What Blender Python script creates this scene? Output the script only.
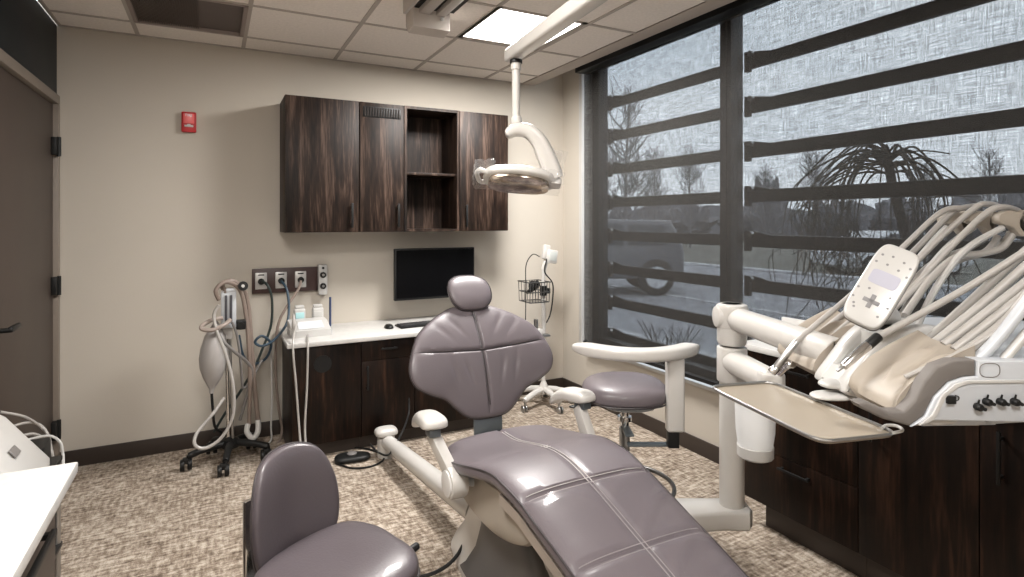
import bpy, bmesh, math, random
from mathutils import Vector, Matrix
for o in list(bpy.data.objects): bpy.data.objects.remove(o)
S = bpy.context.scene
COL = S.collection
PI = math.pi
R = math.radians
random.seed(7)

# ---------------------------------------------------------------- camera
CAM_H, FOC, YAW, HORIZON = 1.51, 573.0, R(27.5), 221.0
cd = bpy.data.cameras.new('camera'); cam = bpy.data.objects.new('camera', cd); COL.objects.link(cam)
cam.location = (0, 0, CAM_H); cam.rotation_euler = (R(90), 0, -YAW)
cd.sensor_width = 36; cd.lens = FOC/1024*36; cd.shift_y = -(288.5-HORIZON)/1024
cd.clip_start = .02; cd.clip_end = 500
S.camera = cam
FW = Vector((math.sin(YAW), math.cos(YAW), 0)); RT = Vector((math.cos(YAW), -math.sin(YAW), 0))
def wd(r, d, z=0):                       # r metres right, d metres ahead of the survey point
    return FW*d + RT*r + Vector((0, 0, z))
def at(u, v, y=None, x=None, z=None, d=None):   # sight line met with a wall / floor plane
    D = FW + RT*((u-512)/FOC) + Vector((0, 0, (HORIZON-v)/FOC))
    s = y/D.y if y is not None else x/D.x if x is not None else (z-CAM_H)/D.z if z is not None else d
    return D*s + Vector((0, 0, CAM_H))

# ---------------------------------------------------------------- view, world, lights
S.view_settings.view_transform = 'Standard'; S.view_settings.look = 'None'
S.view_settings.gamma = 1; S.view_settings.use_curve_mapping = False
S.view_settings.exposure = 1.25
W = bpy.data.worlds.new('overcast_sky'); S.world = W; W.use_nodes = True
nt = W.node_tree; nt.nodes.clear()
wo = nt.nodes.new('ShaderNodeOutputWorld'); bg = nt.nodes.new('ShaderNodeBackground')
tc = nt.nodes.new('ShaderNodeTexCoord'); ns = nt.nodes.new('ShaderNodeTexNoise'); rp = nt.nodes.new('ShaderNodeValToRGB')
ns.inputs['Scale'].default_value = 2.2; ns.inputs['Detail'].default_value = 5
mp = nt.nodes.new('ShaderNodeMapping'); mp.inputs['Scale'].default_value = (1, 1, 3)
nt.links.new(tc.outputs['Generated'], mp.inputs[0]); nt.links.new(mp.outputs[0], ns.inputs['Vector'])
rp.color_ramp.elements[0].position = .3; rp.color_ramp.elements[0].color = (.66, .73, .82, 1)
rp.color_ramp.elements[1].position = .75; rp.color_ramp.elements[1].color = (.92, .95, 1, 1)
nt.links.new(ns.outputs[0], rp.inputs[0]); nt.links.new(rp.outputs[0], bg.inputs[0]); nt.links.new(bg.outputs[0], wo.inputs[0])
bg.inputs[1].default_value = 1.7
def area(name, loc, sx, sy, power, col=(1, .97, .93), rot=(0, 0, 0)):
    l = bpy.data.lights.new(name, 'AREA'); l.shape = 'RECTANGLE'; l.size = sx; l.size_y = sy; l.energy = power; l.color = col
    o = bpy.data.objects.new(name, l); COL.objects.link(o); o.location = loc; o.rotation_euler = rot; return o
PANELS = [(1.695, 3.145, 40), (.485, -.495, 20), (-.125, 1.335, 22)]     # ceiling light panels: x, y, watts
for i, (px, py, pw) in enumerate(PANELS):
    area('ceiling_panel_light', (px, py, 2.672), .54, .54, pw)

# ---------------------------------------------------------------- materials
def newmat(name):
    m = bpy.data.materials.new(name); m.use_nodes = True
    return m, m.node_tree, m.node_tree.nodes['Principled BSDF']
def M(name, col, rough=.5, metal=0, noise=0, scale=8, bump=0, bscale=60, coat=0, spec=.5):
    m, t, b = newmat(name)
    b.inputs['Roughness'].default_value = rough; b.inputs['Metallic'].default_value = metal
    b.inputs['Coat Weight'].default_value = coat; b.inputs['Specular IOR Level'].default_value = spec
    tc = t.nodes.new('ShaderNodeTexCoord')
    n = t.nodes.new('ShaderNodeTexNoise'); n.inputs['Scale'].default_value = scale; n.inputs['Detail'].default_value = 4
    t.links.new(tc.outputs['Object'], n.inputs['Vector'])
    r = t.nodes.new('ShaderNodeValToRGB')
    k = noise if noise else .03
    r.color_ramp.elements[0].position = .3; r.color_ramp.elements[1].position = .7
    r.color_ramp.elements[0].color = (*[c*(1-k) for c in col], 1); r.color_ramp.elements[1].color = (*[min(1, c*(1+k)) for c in col], 1)
    t.links.new(n.outputs[0], r.inputs[0]); t.links.new(r.outputs[0], b.inputs['Base Color'])
    if bump:
        n2 = t.nodes.new('ShaderNodeTexNoise'); n2.inputs['Scale'].default_value = bscale; n2.inputs['Detail'].default_value = 3
        t.links.new(tc.outputs['Object'], n2.inputs['Vector'])
        bp = t.nodes.new('ShaderNodeBump'); bp.inputs['Strength'].default_value = bump; bp.inputs['Distance'].default_value = .01
        t.links.new(n2.outputs[0], bp.inputs['Height']); t.links.new(bp.outputs[0], b.inputs['Normal'])
    return m
def wood(name, dark, mid, light, sc=(15, 15, 1.3), rough=.42):
    m, t, b = newmat(name); b.inputs['Roughness'].default_value = rough; b.inputs['Specular IOR Level'].default_value = .22
    tc = t.nodes.new('ShaderNodeTexCoord'); mp = t.nodes.new('ShaderNodeMapping'); mp.inputs['Scale'].default_value = sc
    n = t.nodes.new('ShaderNodeTexNoise'); n.inputs['Scale'].default_value = 1; n.inputs['Detail'].default_value = 7; n.inputs['Distortion'].default_value = .9
    n2 = t.nodes.new('ShaderNodeTexNoise'); n2.inputs['Scale'].default_value = 6; n2.inputs['Detail'].default_value = 3
    t.links.new(tc.outputs['Object'], mp.inputs[0]); t.links.new(mp.outputs[0], n.inputs['Vector']); t.links.new(mp.outputs[0], n2.inputs['Vector'])
    mx = t.nodes.new('ShaderNodeMix'); mx.inputs[0].default_value = .35
    t.links.new(n.outputs[0], mx.inputs[2]); t.links.new(n2.outputs[0], mx.inputs[3])
    r = t.nodes.new('ShaderNodeValToRGB'); e = r.color_ramp.elements
    e[0].position = .38; e[0].color = (*dark, 1); e[1].position = .68; e[1].color = (*light, 1)
    q = e.new(.52); q.color = (*mid, 1)
    t.links.new(mx.outputs[0], r.inputs[0]); t.links.new(r.outputs[0], b.inputs['Base Color'])
    return m
def carpet_mat():
    m, t, b = newmat('mottled_carpet'); b.inputs['Roughness'].default_value = .95; b.inputs['Specular IOR Level'].default_value = .1
    tc = t.nodes.new('ShaderNodeTexCoord'); outs = []
    for sc in ((16, 62, 1), (58, 18, 1), (3, 4, 1), (170, 170, 1)):
        mp = t.nodes.new('ShaderNodeMapping'); mp.inputs['Scale'].default_value = sc
        n = t.nodes.new('ShaderNodeTexNoise'); n.inputs['Scale'].default_value = 1; n.inputs['Detail'].default_value = 3
        t.links.new(tc.outputs['Object'], mp.inputs[0]); t.links.new(mp.outputs[0], n.inputs['Vector']); outs.append(n.outputs[0])
    cur = None; ws = (.36, .30, .14, .20)
    for o, w in zip(outs, ws):
        mm = t.nodes.new('ShaderNodeMath'); mm.operation = 'MULTIPLY_ADD'; mm.inputs[1].default_value = w
        t.links.new(o, mm.inputs[0])
        if cur: t.links.new(cur, mm.inputs[2])
        else: mm.inputs[2].default_value = 0
        cur = mm.outputs[0]
    r = t.nodes.new('ShaderNodeValToRGB'); e = r.color_ramp.elements
    e[0].position = .39; e[0].color = (.105, .076, .058, 1); e[1].position = .59; e[1].color = (.55, .48, .405, 1)
    q = e.new(.49); q.color = (.29, .235, .185, 1)
    t.links.new(cur, r.inputs[0]); t.links.new(r.outputs[0], b.inputs['Base Color'])
    bp = t.nodes.new('ShaderNodeBump'); bp.inputs['Strength'].default_value = .5; bp.inputs['Distance'].default_value = .01
    t.links.new(outs[3], bp.inputs['Height']); t.links.new(bp.outputs[0], b.inputs['Normal'])
    return m
def shade_mat():
    m, t, b = newmat('woven_solar_screen'); t.nodes.remove(b)
    out = t.nodes['Material Output']; tc = t.nodes.new('ShaderNodeTexCoord')
    tr = t.nodes.new('ShaderNodeBsdfTransparent'); df = t.nodes.new('ShaderNodeBsdfDiffuse'); df.inputs[0].default_value = (.05, .048, .046, 1)
    outs = []
    for sc in ((1, 9, 230), (1, 200, 12)):
        mp = t.nodes.new('ShaderNodeMapping'); mp.inputs['Scale'].default_value = sc
        n = t.nodes.new('ShaderNodeTexNoise'); n.inputs['Scale'].default_value = 1; n.inputs['Detail'].default_value = 4; n.inputs['Roughness'].default_value = .7
        t.links.new(tc.outputs['Object'], mp.inputs[0]); t.links.new(mp.outputs[0], n.inputs['Vector']); outs.append(n.outputs[0])
    a = t.nodes.new('ShaderNodeMath'); a.operation = 'ADD'; t.links.new(outs[0], a.inputs[0]); t.links.new(outs[1], a.inputs[1])
    mr = t.nodes.new('ShaderNodeMapRange'); mr.inputs[1].default_value = .75; mr.inputs[2].default_value = 1.25
    mr.inputs[3].default_value = .32; mr.inputs[4].default_value = .56
    t.links.new(a.outputs[0], mr.inputs[0])
    mx = t.nodes.new('ShaderNodeMixShader'); t.links.new(mr.outputs[0], mx.inputs[0])
    t.links.new(df.outputs[0], mx.inputs[1]); t.links.new(tr.outputs[0], mx.inputs[2]); t.links.new(mx.outputs[0], out.inputs[0])
    return m
def clear_mat(name, tint=(1, 1, 1), amt=.85, rough=.05, base=None):
    m, t, b = newmat(name); out = t.nodes['Material Output']
    tr = t.nodes.new('ShaderNodeBsdfTransparent'); tr.inputs[0].default_value = (*tint, 1)
    b.inputs['Roughness'].default_value = rough; b.inputs['Base Color'].default_value = (*(base or tint), 1)
    mx = t.nodes.new('ShaderNodeMixShader'); mx.inputs[0].default_value = amt
    t.links.new(b.outputs[0], mx.inputs[1]); t.links.new(tr.outputs[0], mx.inputs[2]); t.links.new(mx.outputs[0], out.inputs[0])
    return m
def emit(name, col, s):
    m, t, b = newmat(name); b.inputs['Emission Color'].default_value = (*col, 1); b.inputs['Emission Strength'].default_value = s
    b.inputs['Base Color'].default_value = (*col, 1); return m

WALL = M('beige_wall_paint', (.50, .455, .395), .8, noise=.02, scale=2, bump=.05, bscale=120)
CEIL = M('ceiling_tile', (.82, .765, .715), .9, noise=.05, scale=60, bump=.1, bscale=90)
GRID = M('ceiling_grid', (.42, .375, .34), .6)
TRIMB = M('soffit_trim', (.42, .37, .33), .7)
BASEB = M('brown_baseboard', (.035, .025, .02), .5)
CARPET = carpet_mat(); SHADE = shade_mat()
WALNUT = wood('walnut_upper', (.005, .0028, .002), (.020, .011, .0075), (.085, .054, .040), (19, 19, 1.5), .5)
WALNUT2 = wood('walnut_base', (.003, .0015, .001), (.010, .0045, .0025), (.04, .018, .010))
WINSIDE = M('cabinet_inside', (.02, .013, .01), .6)
DOORM = M('brown_door_paint', (.052, .037, .029), .5, noise=.04, scale=4)
DFRAME = M('taupe_door_frame', (.21, .175, .145), .5)
NAVY = M('dark_teal_panel', (.010, .014, .017), .5, spec=.2)
WHITE = M('white_plastic', (.50, .49, .475), .3, coat=.2)
WHITEM = M('white_enamel', (.54, .52, .495), .30, coat=.2)
CREAM = M('cream_plastic', (.36, .315, .265), .48, spec=.35)
CREAMG = M('grey_bezel', (.16, .145, .135), .6, spec=.3)
PALEB = M('pale_blue_grey_plastic', (.50, .52, .55), .35)
TAN = M('tan_tray', (.30, .255, .20), .3, noise=.02)
QUARTZ = M('white_quartz', (.56, .55, .535), .25, noise=.04, scale=30)
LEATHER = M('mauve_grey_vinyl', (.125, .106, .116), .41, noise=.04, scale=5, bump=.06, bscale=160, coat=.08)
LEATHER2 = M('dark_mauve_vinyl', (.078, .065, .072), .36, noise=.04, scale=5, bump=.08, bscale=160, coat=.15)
WELT = M('dark_welt', (.035, .028, .03), .4)
SEAM = M('pale_seam', (.50, .47, .46), .5)
BLACK = M('black_plastic', (.009, .009, .009), .45, spec=.3)
BLACKG = M('black_screen', (.002, .002, .0025), .3, spec=.12)
CHROME = M('chrome', (.75, .75, .75), .16, 1)
STEEL = M('brushed_steel', (.42, .42, .42), .33, 1)
GREYM = M('grey_hose', (.50, .48, .46), .4)
HOSE = M('pale_grey_hose', (.37, .35, .33), .38)
HOSED = M('dark_grey_hose', (.16, .15, .145), .4)
BROWNH = M('brown_corrugated_hose', (.20, .155, .13), .5)
BLUEH = M('dark_blue_hose', (.02, .045, .07), .4)
GREENH = M('dark_green_hose', (.02, .03, .028), .4)
BAG = M('grey_rubber_bag', (.36, .34, .33), .45)
SLATE = M('slate_bracket', (.13, .15, .165), .35, .5)
RED = M('red_plastic', (.42, .012, .018), .35)
PINK = M('pink_lens', (.75, .13, .13), .3)
WRAP = clear_mat('clear_plastic_film', (1, 1, 1), .84, .06, (.5, .5, .5))
FROST = clear_mat('frosted_plastic', (.93, .94, .95), .25, .4)
GLASS = clear_mat('window_glass', (.95, .97, .97), .94, .02, (.01, .01, .01))
FILM = clear_mat('clear_seat_cover', (1, 1, 1), .58, .13, (.165, .14, .152))
FRAME = M('dark_window_frame', (.045, .042, .042), .5)
LOUV = M('dark_louver', (.05, .043, .04), .5)
PANEL = emit('lit_panel', (1, .98, .95), 5)
REFL = M('faceted_reflector', (.42, .36, .30), .15, .9, noise=.5, scale=28)
CYAN = M('cyan_bottle', (.38, .62, .64), .3)
ASPH = M('asphalt', (.30, .31, .335), .9, noise=.12, scale=1.2)
GRASS = M('dull_grass', (.16, .16, .14), .9, noise=.3, scale=3)
PALE = M('pale_concrete', (.50, .51, .53), .8, noise=.1, scale=3)
BARK = M('dark_bark', (.03, .025, .022), .9, noise=.3, scale=20)
TREES = M('bare_branches', (.20, .20, .215), .95, noise=.35, scale=3)
CARG = M('grey_car_paint', (.13, .135, .15), .3, coat=.5)
CARS = M('silver_car_paint', (.65, .67, .70), .25, coat=.5)
CARW = M('car_glass', (.05, .06, .07), .1)
TYRE = M('tyre', (.02, .02, .02), .8)

# ---------------------------------------------------------------- mesh helpers
def merge(bm, t, M4=None):
    if M4 is not None: t.transform(M4)
    me = bpy.data.meshes.new('tmp'); t.to_mesh(me); t.free(); bm.from_mesh(me); bpy.data.meshes.remove(me)
def box(bm, x0, x1, y0, y1, z0, z1, bev=0, seg=2, M4=None):
    t = bmesh.new(); bmesh.ops.create_cube(t, size=1)
    for v in t.verts:
        v.co = Vector((x0+(v.co.x+.5)*(x1-x0), y0+(v.co.y+.5)*(y1-y0), z0+(v.co.z+.5)*(z1-z0)))
    if bev: bmesh.ops.bevel(t, geom=t.edges[:], offset=bev, segments=seg, profile=.5, affect='EDGES')
    merge(bm, t, M4)
def prism(bm, poly, a0, a1, axis='z', bev=0, seg=2, M4=None):
    t = bmesh.new()
    def co(p, a):
        return {'x': (a, p[0], p[1]), 'y': (p[0], a, p[1]), 'z': (p[0], p[1], a)}[axis]
    lo = [t.verts.new(co(p, a0)) for p in poly]; hi = [t.verts.new(co(p, a1)) for p in poly]
    f0 = t.faces.new(lo[::-1]); f1 = t.faces.new(hi); n = len(poly)
    for i in range(n): t.faces.new((lo[i], lo[(i+1) % n], hi[(i+1) % n], hi[i]))
    bmesh.ops.recalc_face_normals(t, faces=t.faces[:])
    if bev:
        ed = list(set(f0.edges[:] + f1.edges[:])); bmesh.ops.bevel(t, geom=ed, offset=bev, segments=seg, profile=.5, affect='EDGES')
    merge(bm, t, M4)
def frame_of(d):
    d = d.normalized(); up = Vector((0, 0, 1)) if abs(d.z) < .9 else Vector((1, 0, 0))
    a = d.cross(up).normalized(); return a, a.cross(d).normalized()
def sweep(bm, pts, radii, n=10, cap=True):
    t = bmesh.new(); rings = []; N = len(pts); a = None
    for i, p in enumerate(pts):
        d = (pts[min(i+1, N-1)]-pts[max(i-1, 0)])
        if d.length < 1e-9: d = Vector((0, 0, 1))
        d.normalize()
        if a is None: a, b = frame_of(d)
        else:
            a = (a - d*a.dot(d)).normalized(); b = a.cross(d).normalized()
        r = radii[i] if isinstance(radii, (list, tuple)) else radii
        rings.append([t.verts.new(p + (a*math.cos(2*PI*k/n) + b*math.sin(2*PI*k/n))*r) for k in range(n)])
    for i in range(N-1):
        for k in range(n): t.faces.new((rings[i][k], rings[i][(k+1) % n], rings[i+1][(k+1) % n], rings[i+1][k]))
    if cap: t.faces.new(rings[0][::-1]); t.faces.new(rings[-1])
    bmesh.ops.recalc_face_normals(t, faces=t.faces[:]); merge(bm, t)
def spline(pts, k=8, closed=False):
    P = [Vector(p) for p in pts]; N = len(P); out = []
    rng = range(N) if closed else range(N-1)
    for i in rng:
        if closed: p0, p1, p2, p3 = P[i-1], P[i], P[(i+1) % N], P[(i+2) % N]
        else: p0, p1, p2, p3 = P[max(i-1, 0)], P[i], P[i+1], P[min(i+2, N-1)]
        for j in range(k):
            s = j/k
            out.append(.5*((2*p1)+(p2-p0)*s+(2*p0-5*p1+4*p2-p3)*s*s+(3*p1-p0-3*p2+p3)*s**3))
    if not closed: out.append(P[-1])
    return out
def tube(bm, pts, r, n=8, k=8, smooth=True):
    p = spline(pts, k) if smooth and len(pts) > 2 else [Vector(q) for q in pts]
    sweep(bm, p, r, n)
def cyl(bm, p0, p1, r0, r1=None, n=24, bev=0):
    p0 = Vector(p0); p1 = Vector(p1); r1 = r0 if r1 is None else r1
    if bev:
        d = (p1-p0).normalized()
        P = [p0, p0+d*bev*.3, p0+d*bev, p1-d*bev, p1-d*bev*.3, p1]; Q = [r0-bev, r0-bev*.3, r0, r1, r1-bev*.3, r1-bev]
        sweep(bm, P, Q, n)
    else: sweep(bm, [p0, p1], [r0, r1], n)
def lathe(bm, prof, c=(0, 0, 0), d=(0, 0, 1), n=28):
    c = Vector(c); d = Vector(d).normalized(); sweep(bm, [c+d*z for r, z in prof], [max(r, 1e-4) for r, z in prof], n)
def sweep_fix(bm): pass
def smooth2d(pts, k=8): return [(p.x, p.y) for p in spline([(x, y, 0) for x, y in pts], k, True)]
def superell(a, b, n=2.6, k=48): return [(a*math.copysign(abs(math.cos(t))**(2/n), math.cos(t)), b*math.copysign(abs(math.sin(t))**(2/n), math.sin(t))) for t in [2*PI*i/k for i in range(k)]]
def pad(bm, outline, T, n=3.2, rings=14, fn=None, top=None, bot=.6, M4=None, c=None):
    """cushion over a star-shaped outline; T thickness; top(x,y)->extra height; fn maps (x,y,h) to space"""
    t = bmesh.new(); N = len(outline)
    cx, cy = c if c else (sum(p[0] for p in outline)/N, sum(p[1] for p in outline)/N)
    fn = fn or (lambda x, y, h: Vector((x, y, h)))
    S_ = [math.sin(PI/2*i/rings) for i in range(rings, 0, -1)]
    R0 = []
    for sgn in (1, -1):
        RR = []
        for j, s in enumerate(S_):
            if j == 0 and sgn == -1: RR.append(R0[0][0]); continue
            ring = []
            for (x, y) in outline:
                X = cx+(x-cx)*s; Y = cy+(y-cy)*s
                h = (T/2 if sgn > 0 else T/2*bot)*max(0, 1-s**n)**(1/n)
                if sgn > 0 and top: h += top(X, Y)*(1-s**6)
                ring.append(t.verts.new(fn(X, Y, sgn*h)))
            RR.append(ring)
        h = T/2 if sgn > 0 else T/2*bot
        if sgn > 0 and top: h += top(cx, cy)
        cv = t.verts.new(fn(cx, cy, sgn*h)); R0.append(RR)
        for j in range(len(RR)-1):
            for k in range(N):
                q = (RR[j][k], RR[j][(k+1) % N], RR[j+1][(k+1) % N], RR[j+1][k]); t.faces.new(q if sgn > 0 else q[::-1])
        for k in range(N):
            q = (RR[-1][k], RR[-1][(k+1) % N], cv); t.faces.new(q if sgn > 0 else q[::-1])
    bmesh.ops.recalc_face_normals(t, faces=t.faces[:]); merge(bm, t, M4)
def link(name, me, mat, parent=None):
    o = bpy.data.objects.new(name, me); COL.objects.link(o)
    for m in (mat if isinstance(mat, (list, tuple)) else [mat]): me.materials.append(m)
    if parent: o.parent = parent
    return o
def obj(name, bm, mat, parent=None, ang=38, multi=None):
    """multi: list of further (bmesh, material) folded into the same mesh"""
    mats = [mat]
    for f in bm.faces: f.material_index = 0
    for i, (b2, m2) in enumerate(multi or []):
        n0 = len(bm.faces); me = bpy.data.meshes.new('t'); b2.to_mesh(me); b2.free(); bm.from_mesh(me); bpy.data.meshes.remove(me)
        bm.faces.ensure_lookup_table()
        for f in bm.faces[n0:]: f.material_index = i+1
        mats.append(m2)
    me = bpy.data.meshes.new(name); bm.to_mesh(me); bm.free()
    for p in me.polygons: p.use_smooth = True
    me.set_sharp_from_angle(angle=R(ang))
    return link(name, me, mats, parent)
def B(): return bmesh.new()
def tag(o, label, cat, group=None, kind=None):
    o['label'] = label; o['category'] = cat
    if group: o['group'] = group
    if kind: o['kind'] = kind
    return o
def thing(name, label, cat, loc=(0, 0, 0), rz=0, group=None):
    o = bpy.data.objects.new(name, None); COL.objects.link(o); o.empty_display_size = .1
    o.location = loc; o.rotation_euler = (0, 0, rz); return tag(o, label, cat, group)
def struct(name, bm, mat, parent=None, label=None, multi=None):
    o = obj(name, bm, mat, parent, multi=multi)
    if not parent: o['kind'] = 'structure'
    if label: o['label'] = label
    return o
def text(name, s, size, mat, parent, loc, rot, ext=.0006):
    cu = bpy.data.curves.new(name, 'FONT'); cu.body = s; cu.size = size; cu.extrude = ext; cu.align_x = 'CENTER'; cu.align_y = 'CENTER'
    o = bpy.data.objects.new(name+'_c', cu); COL.objects.link(o)
    dg = bpy.context.evaluated_depsgraph_get(); me = bpy.data.meshes.new_from_object(o.evaluated_get(dg)); bpy.data.objects.remove(o)
    me.name = name; me.materials.clear(); q = link(name, me, mat, parent); q.location = loc; q.rotation_euler = rot; return q

# ================================================================ ROOM
XL, XR, YB, YR, HC = -.841, 2.793, 4.37, -1.6, 2.70
b = B(); box(b, XL-.1, XR+.25, YR-.1, YB+.1, -.1, 0); struct('floor', b, CARPET, label='mottled beige and brown carpet')
b = B(); box(b, XL-.1, XR+.4, YB, YB+.12, 0, 3.05); struct('wall_back', b, WALL)
b = B(); box(b, XL-.1, XR+.4, YR-.12, YR, 0, 3.05); struct('wall_rear', b, WALL)
# left wall with a door opening
DY0, DY1, DZ = 3.15, 4.325, 2.215
b = B(); box(b, XL-.12, XL, YR, DY0-.06, 0, HC); struct('wall_left', b, WALL)
b = B(); box(b, XL-.12, XL-.005, DY0-.06, YB, DZ+.055, HC, .003); struct('trim_1', b, NAVY, label='dark panel above the door')
b = B(); box(b, XL-.10, XL+.012, DY0-.06, YB-.01, DZ, DZ+.055, .004)
box(b, XL-.10, XL+.012, DY0-.06, DY0, 0, DZ, .004); box(b, XL-.10, XL+.012, DY1, YB-.01, 0, DZ, .004)
struct('trim_2', b, DFRAME, label='taupe metal door frame')
b = B(); box(b, XL-.065, XL-.015, DY0+.003, DY1-.003, .01, DZ-.004, .002); dr = struct('door_1', b, DOORM, label='plain brown door')
for z in (1.90, 1.065, .20):
    b = B(); cyl(b, (XL+.016, DY1-.012, z), (XL+.016, DY1-.012, z+.115), .011, n=12); box(b, XL-.016, XL+.012, DY1-.055, DY1+.03, z+.005, z+.11, .002)
    struct('hinge', b, BLACK, dr)
b = B(); cyl(b, (XL-.015, DY0+.10, 1.03), (XL+.05, DY0+.10, 1.03), .011, n=12); cyl(b, (XL-.016, DY0+.10, 1.03), (XL-.005, DY0+.10, 1.03), .028, n=20)
box(b, XL+.04, XL+.06, DY0+.09, DY0+.22, 1.02, 1.045, .006); struct('door_handle', b, BLACK, dr)
# window wall: solid below the sill, pier at the corner, header above
WY0, WY1, WZ0, WZ1 = -.9, 4.10, .455, 3.0
b = B(); box(b, XR, XR+.14, YR, YB+.1, -.1, WZ0); box(b, XR, XR+.14, WY1, YB+.1, WZ0, 3.05); box(b, XR, XR+.14, YR, WY0, WZ0, 3.05)
box(b, XR, XR+.14, WY0, WY1, WZ1, 3.05); struct('wall_right', b, WALL)
b = B(); box(b, XR-.03, XR+.16, WY0, WY1+.012, WZ0-.012, WZ0+.012, .003); struct('trim_3', b, WHITE, label='white window sill board')
b = B(); box(b, XR-.004, XR+.15, WY1-.03, WY1+.012, WZ0+.012, WZ1, .002); struct('trim_4', b, WHITE, label='white window jamb beside the blind')
# frame, mullions, glass
GX = 2.95
b = B(); box(b, GX-.05, GX+.05, WY1-.12, WY1-.03, WZ0, WZ1, .004)
box(b, GX-.04, GX+.05, WY0, WY1-.03, WZ0, WZ0+.065, .004); box(b, GX-.04, GX+.05, WY0, WY1-.03, WZ1-.07, WZ1, .004)
for y in (2.61, .92, -.29):
    box(b, GX-.06, GX+.05, y-.045, y+.045, WZ0+.06, WZ1-.06, .004); box(b, GX-.072, GX-.058, y-.014, y+.014, WZ0+.06, WZ1-.06, .003)
w1 = struct('window_1', b, FRAME, label='dark metal window frame')
b = B()
for y0, y1 in ((2.655, WY1-.12), (.965, 2.565), (-.245, .875), (WY0, -.335)): box(b, GX-.004, GX+.004, y0, y1, WZ0+.066, WZ1-.07)
struct('pane', b, GLASS, w1)
# baseboards
b = B(); box(b, XL, XR, YB-.014, YB, 0, .102, .003); struct('baseboard_back', b, BASEB)
b = B(); box(b, XR-.014, XR, YR, YB-.014, 0, .102, .003); struct('baseboard_right', b, BASEB)
b = B(); box(b, XL, XL+.014, YR, DY0-.06, 0, .102, .003); struct('baseboard_left', b, BASEB)
# suspended ceiling: tiles, T-bars, window-side trim and the pocket above the blind
GXs = [-.43+.61*i for i in range(0, 5)]; GYs = [4.08-.61*i for i in range(0, 10)]; CE = 2.37
hole = [(GXs[0], GYs[1], 'grille'), (GXs[3], GYs[2], 'panel')]
b = B(); xs = [XL]+GXs+[CE]; ys = sorted(GYs+[YR, YB])
skips = [(-.43, 3.47), (1.40, 2.86), (.18, -.80), (-.43, 1.03)]
for i in range(len(xs)-1):
    for j in range(len(ys)-1):
        if any(abs(xs[i]-a) < .05 and abs(ys[j]-c) < .05 for a, c in skips): continue
        box(b, xs[i]+.006, xs[i+1]-.006, ys[j]+.006, ys[j+1]-.006, HC+.002, HC+.02)
g = B()
for x in GXs: box(g, x-.012, x+.012, YR, YB, HC-.003, HC+.03)
for y in GYs: box(g, XL, CE, y-.012, y+.012, HC-.0025, HC+.03)
box(g, XL, CE, YB-.02, YB, HC-.003, HC+.02); box(g, XL, XL+.02, YR, YB, HC-.003, HC+.02)
s = B(); box(s, XL-.1, XR+.3, YR, YB+.05, 3.0, 3.05)
struct('ceiling', b, CEIL, multi=[(g, GRID), (s, CEIL)])
b = B(); box(b, CE, CE+.125, YR, YB, HC-.004, HC+.03, .004); box(b, CE, CE+.02, YR, YB, HC, 3.0); struct('trim_5', b, TRIMB, label='painted ceiling edge along the window')
# roller blind
t = thing('roller_blind', 'dark woven roller blind drawn down over the whole window', 'blind', (2.72, 1.6, .55))
b = B(); box(b, -.10, .045, -2.5, 2.32, HC-.53, HC-.38, .006); obj('cassette', b, BLACK, t)
b = B(); box(b, -.001, .001, -2.46, 2.330, -.03, HC-.40); obj('fabric', b, SHADE, t)
b = B(); box(b, -.012, .012, -2.46, 2.330, -.05, -.025, .004); obj('hem_bar', b, BLACK, t)
# outside louvers
LZ = [2.53-.287*i for i in range(0, 8)]
LX = 3.06
for bay, (y0, y1) in enumerate(((2.66, 4.02), (.97, 2.575), (-.26, .89))):
    for k, z in enumerate(LZ):
        if z < .45: continue
        nm = ['topmost', 'second from top', 'third from top', 'fourth from top', 'fifth from top', 'sixth from top', 'seventh from top', 'eighth from top', 'lowest'][k]
        b = B(); box(b, LX, LX+.035, y0, y1, z-.040, z+.040, .008)
        box(b, LX-.03, LX+.0, y1-.03, y1+.01, z-.065, z+.065, .004)
        prism(b, [(y1-.16, z+.040), (y1-.05, z+.062), (y1-.02, z+.062), (y1-.02, z+.03), (y1-.16, z+.03)], LX, LX+.02, 'x')
        lv = obj('sunshade_louver', b, LOUV)
        tag(lv, 'dark horizontal sunshade bar outside the %s window bay, %s' % (['corner', 'middle', 'nearest'][bay], nm), 'sunshade', 'sunshade bars outside the window')
        b = B(); cyl(b, (LX-.045, y1-.045, z+.045), (LX-.02, y1-.045, z+.045), .017, n=14); cyl(b, (LX-.052, y1-.045, z+.045), (LX-.04, y1-.045, z+.045), .007, n=10)
        q = obj('bolt', b, STEEL, lv)

# ceiling fittings
for i, (px, py, pw) in enumerate(PANELS):
    lab = ['bright square ceiling light panel above the exam light', 'square ceiling light panel farthest from the back wall', 'square ceiling light panel near the door wall'][i]
    t = thing('ceiling_light', lab, 'ceiling light', (px, py, HC))
    b = B()
    for a in (-1, 1):
        box(b, -.299, .299, a*.285-.014, a*.285+.014, -.003, .03); box(b, a*.285-.014, a*.285+.014, -.299, .299, -.003, .03)
    obj('frame', b, GRID, t); b = B(); box(b, -.275, .275, -.275, .275, .0, .008); obj('diffuser', b, PANEL, t)
t = thing('return_air_grille', 'square dark grey return air grille set in ceiling', 'vent', (GXs[0]+.305, GYs[1]+.305, HC))
b = B()
for a in (-1, 1):
    box(b, -.297, .297, a*.285-.012, a*.285+.012, -.006, .03, .002); box(b, a*.285-.012, a*.285+.012, -.297, .297, -.006, .03, .002)
obj('frame', b, M('grille_frame', (.26, .21, .19), .5), t)
b = B(); box(b, -.275, .275, -.275, .275, .012, .016)
for i in range(27): box(b, -.27+.012*i-.0015, -.27+.012*i+.0015, -.272, .272, .0, .012)
obj('perforated_face', b, M('grille_mesh', (.10, .078, .07), .6), t)
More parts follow.
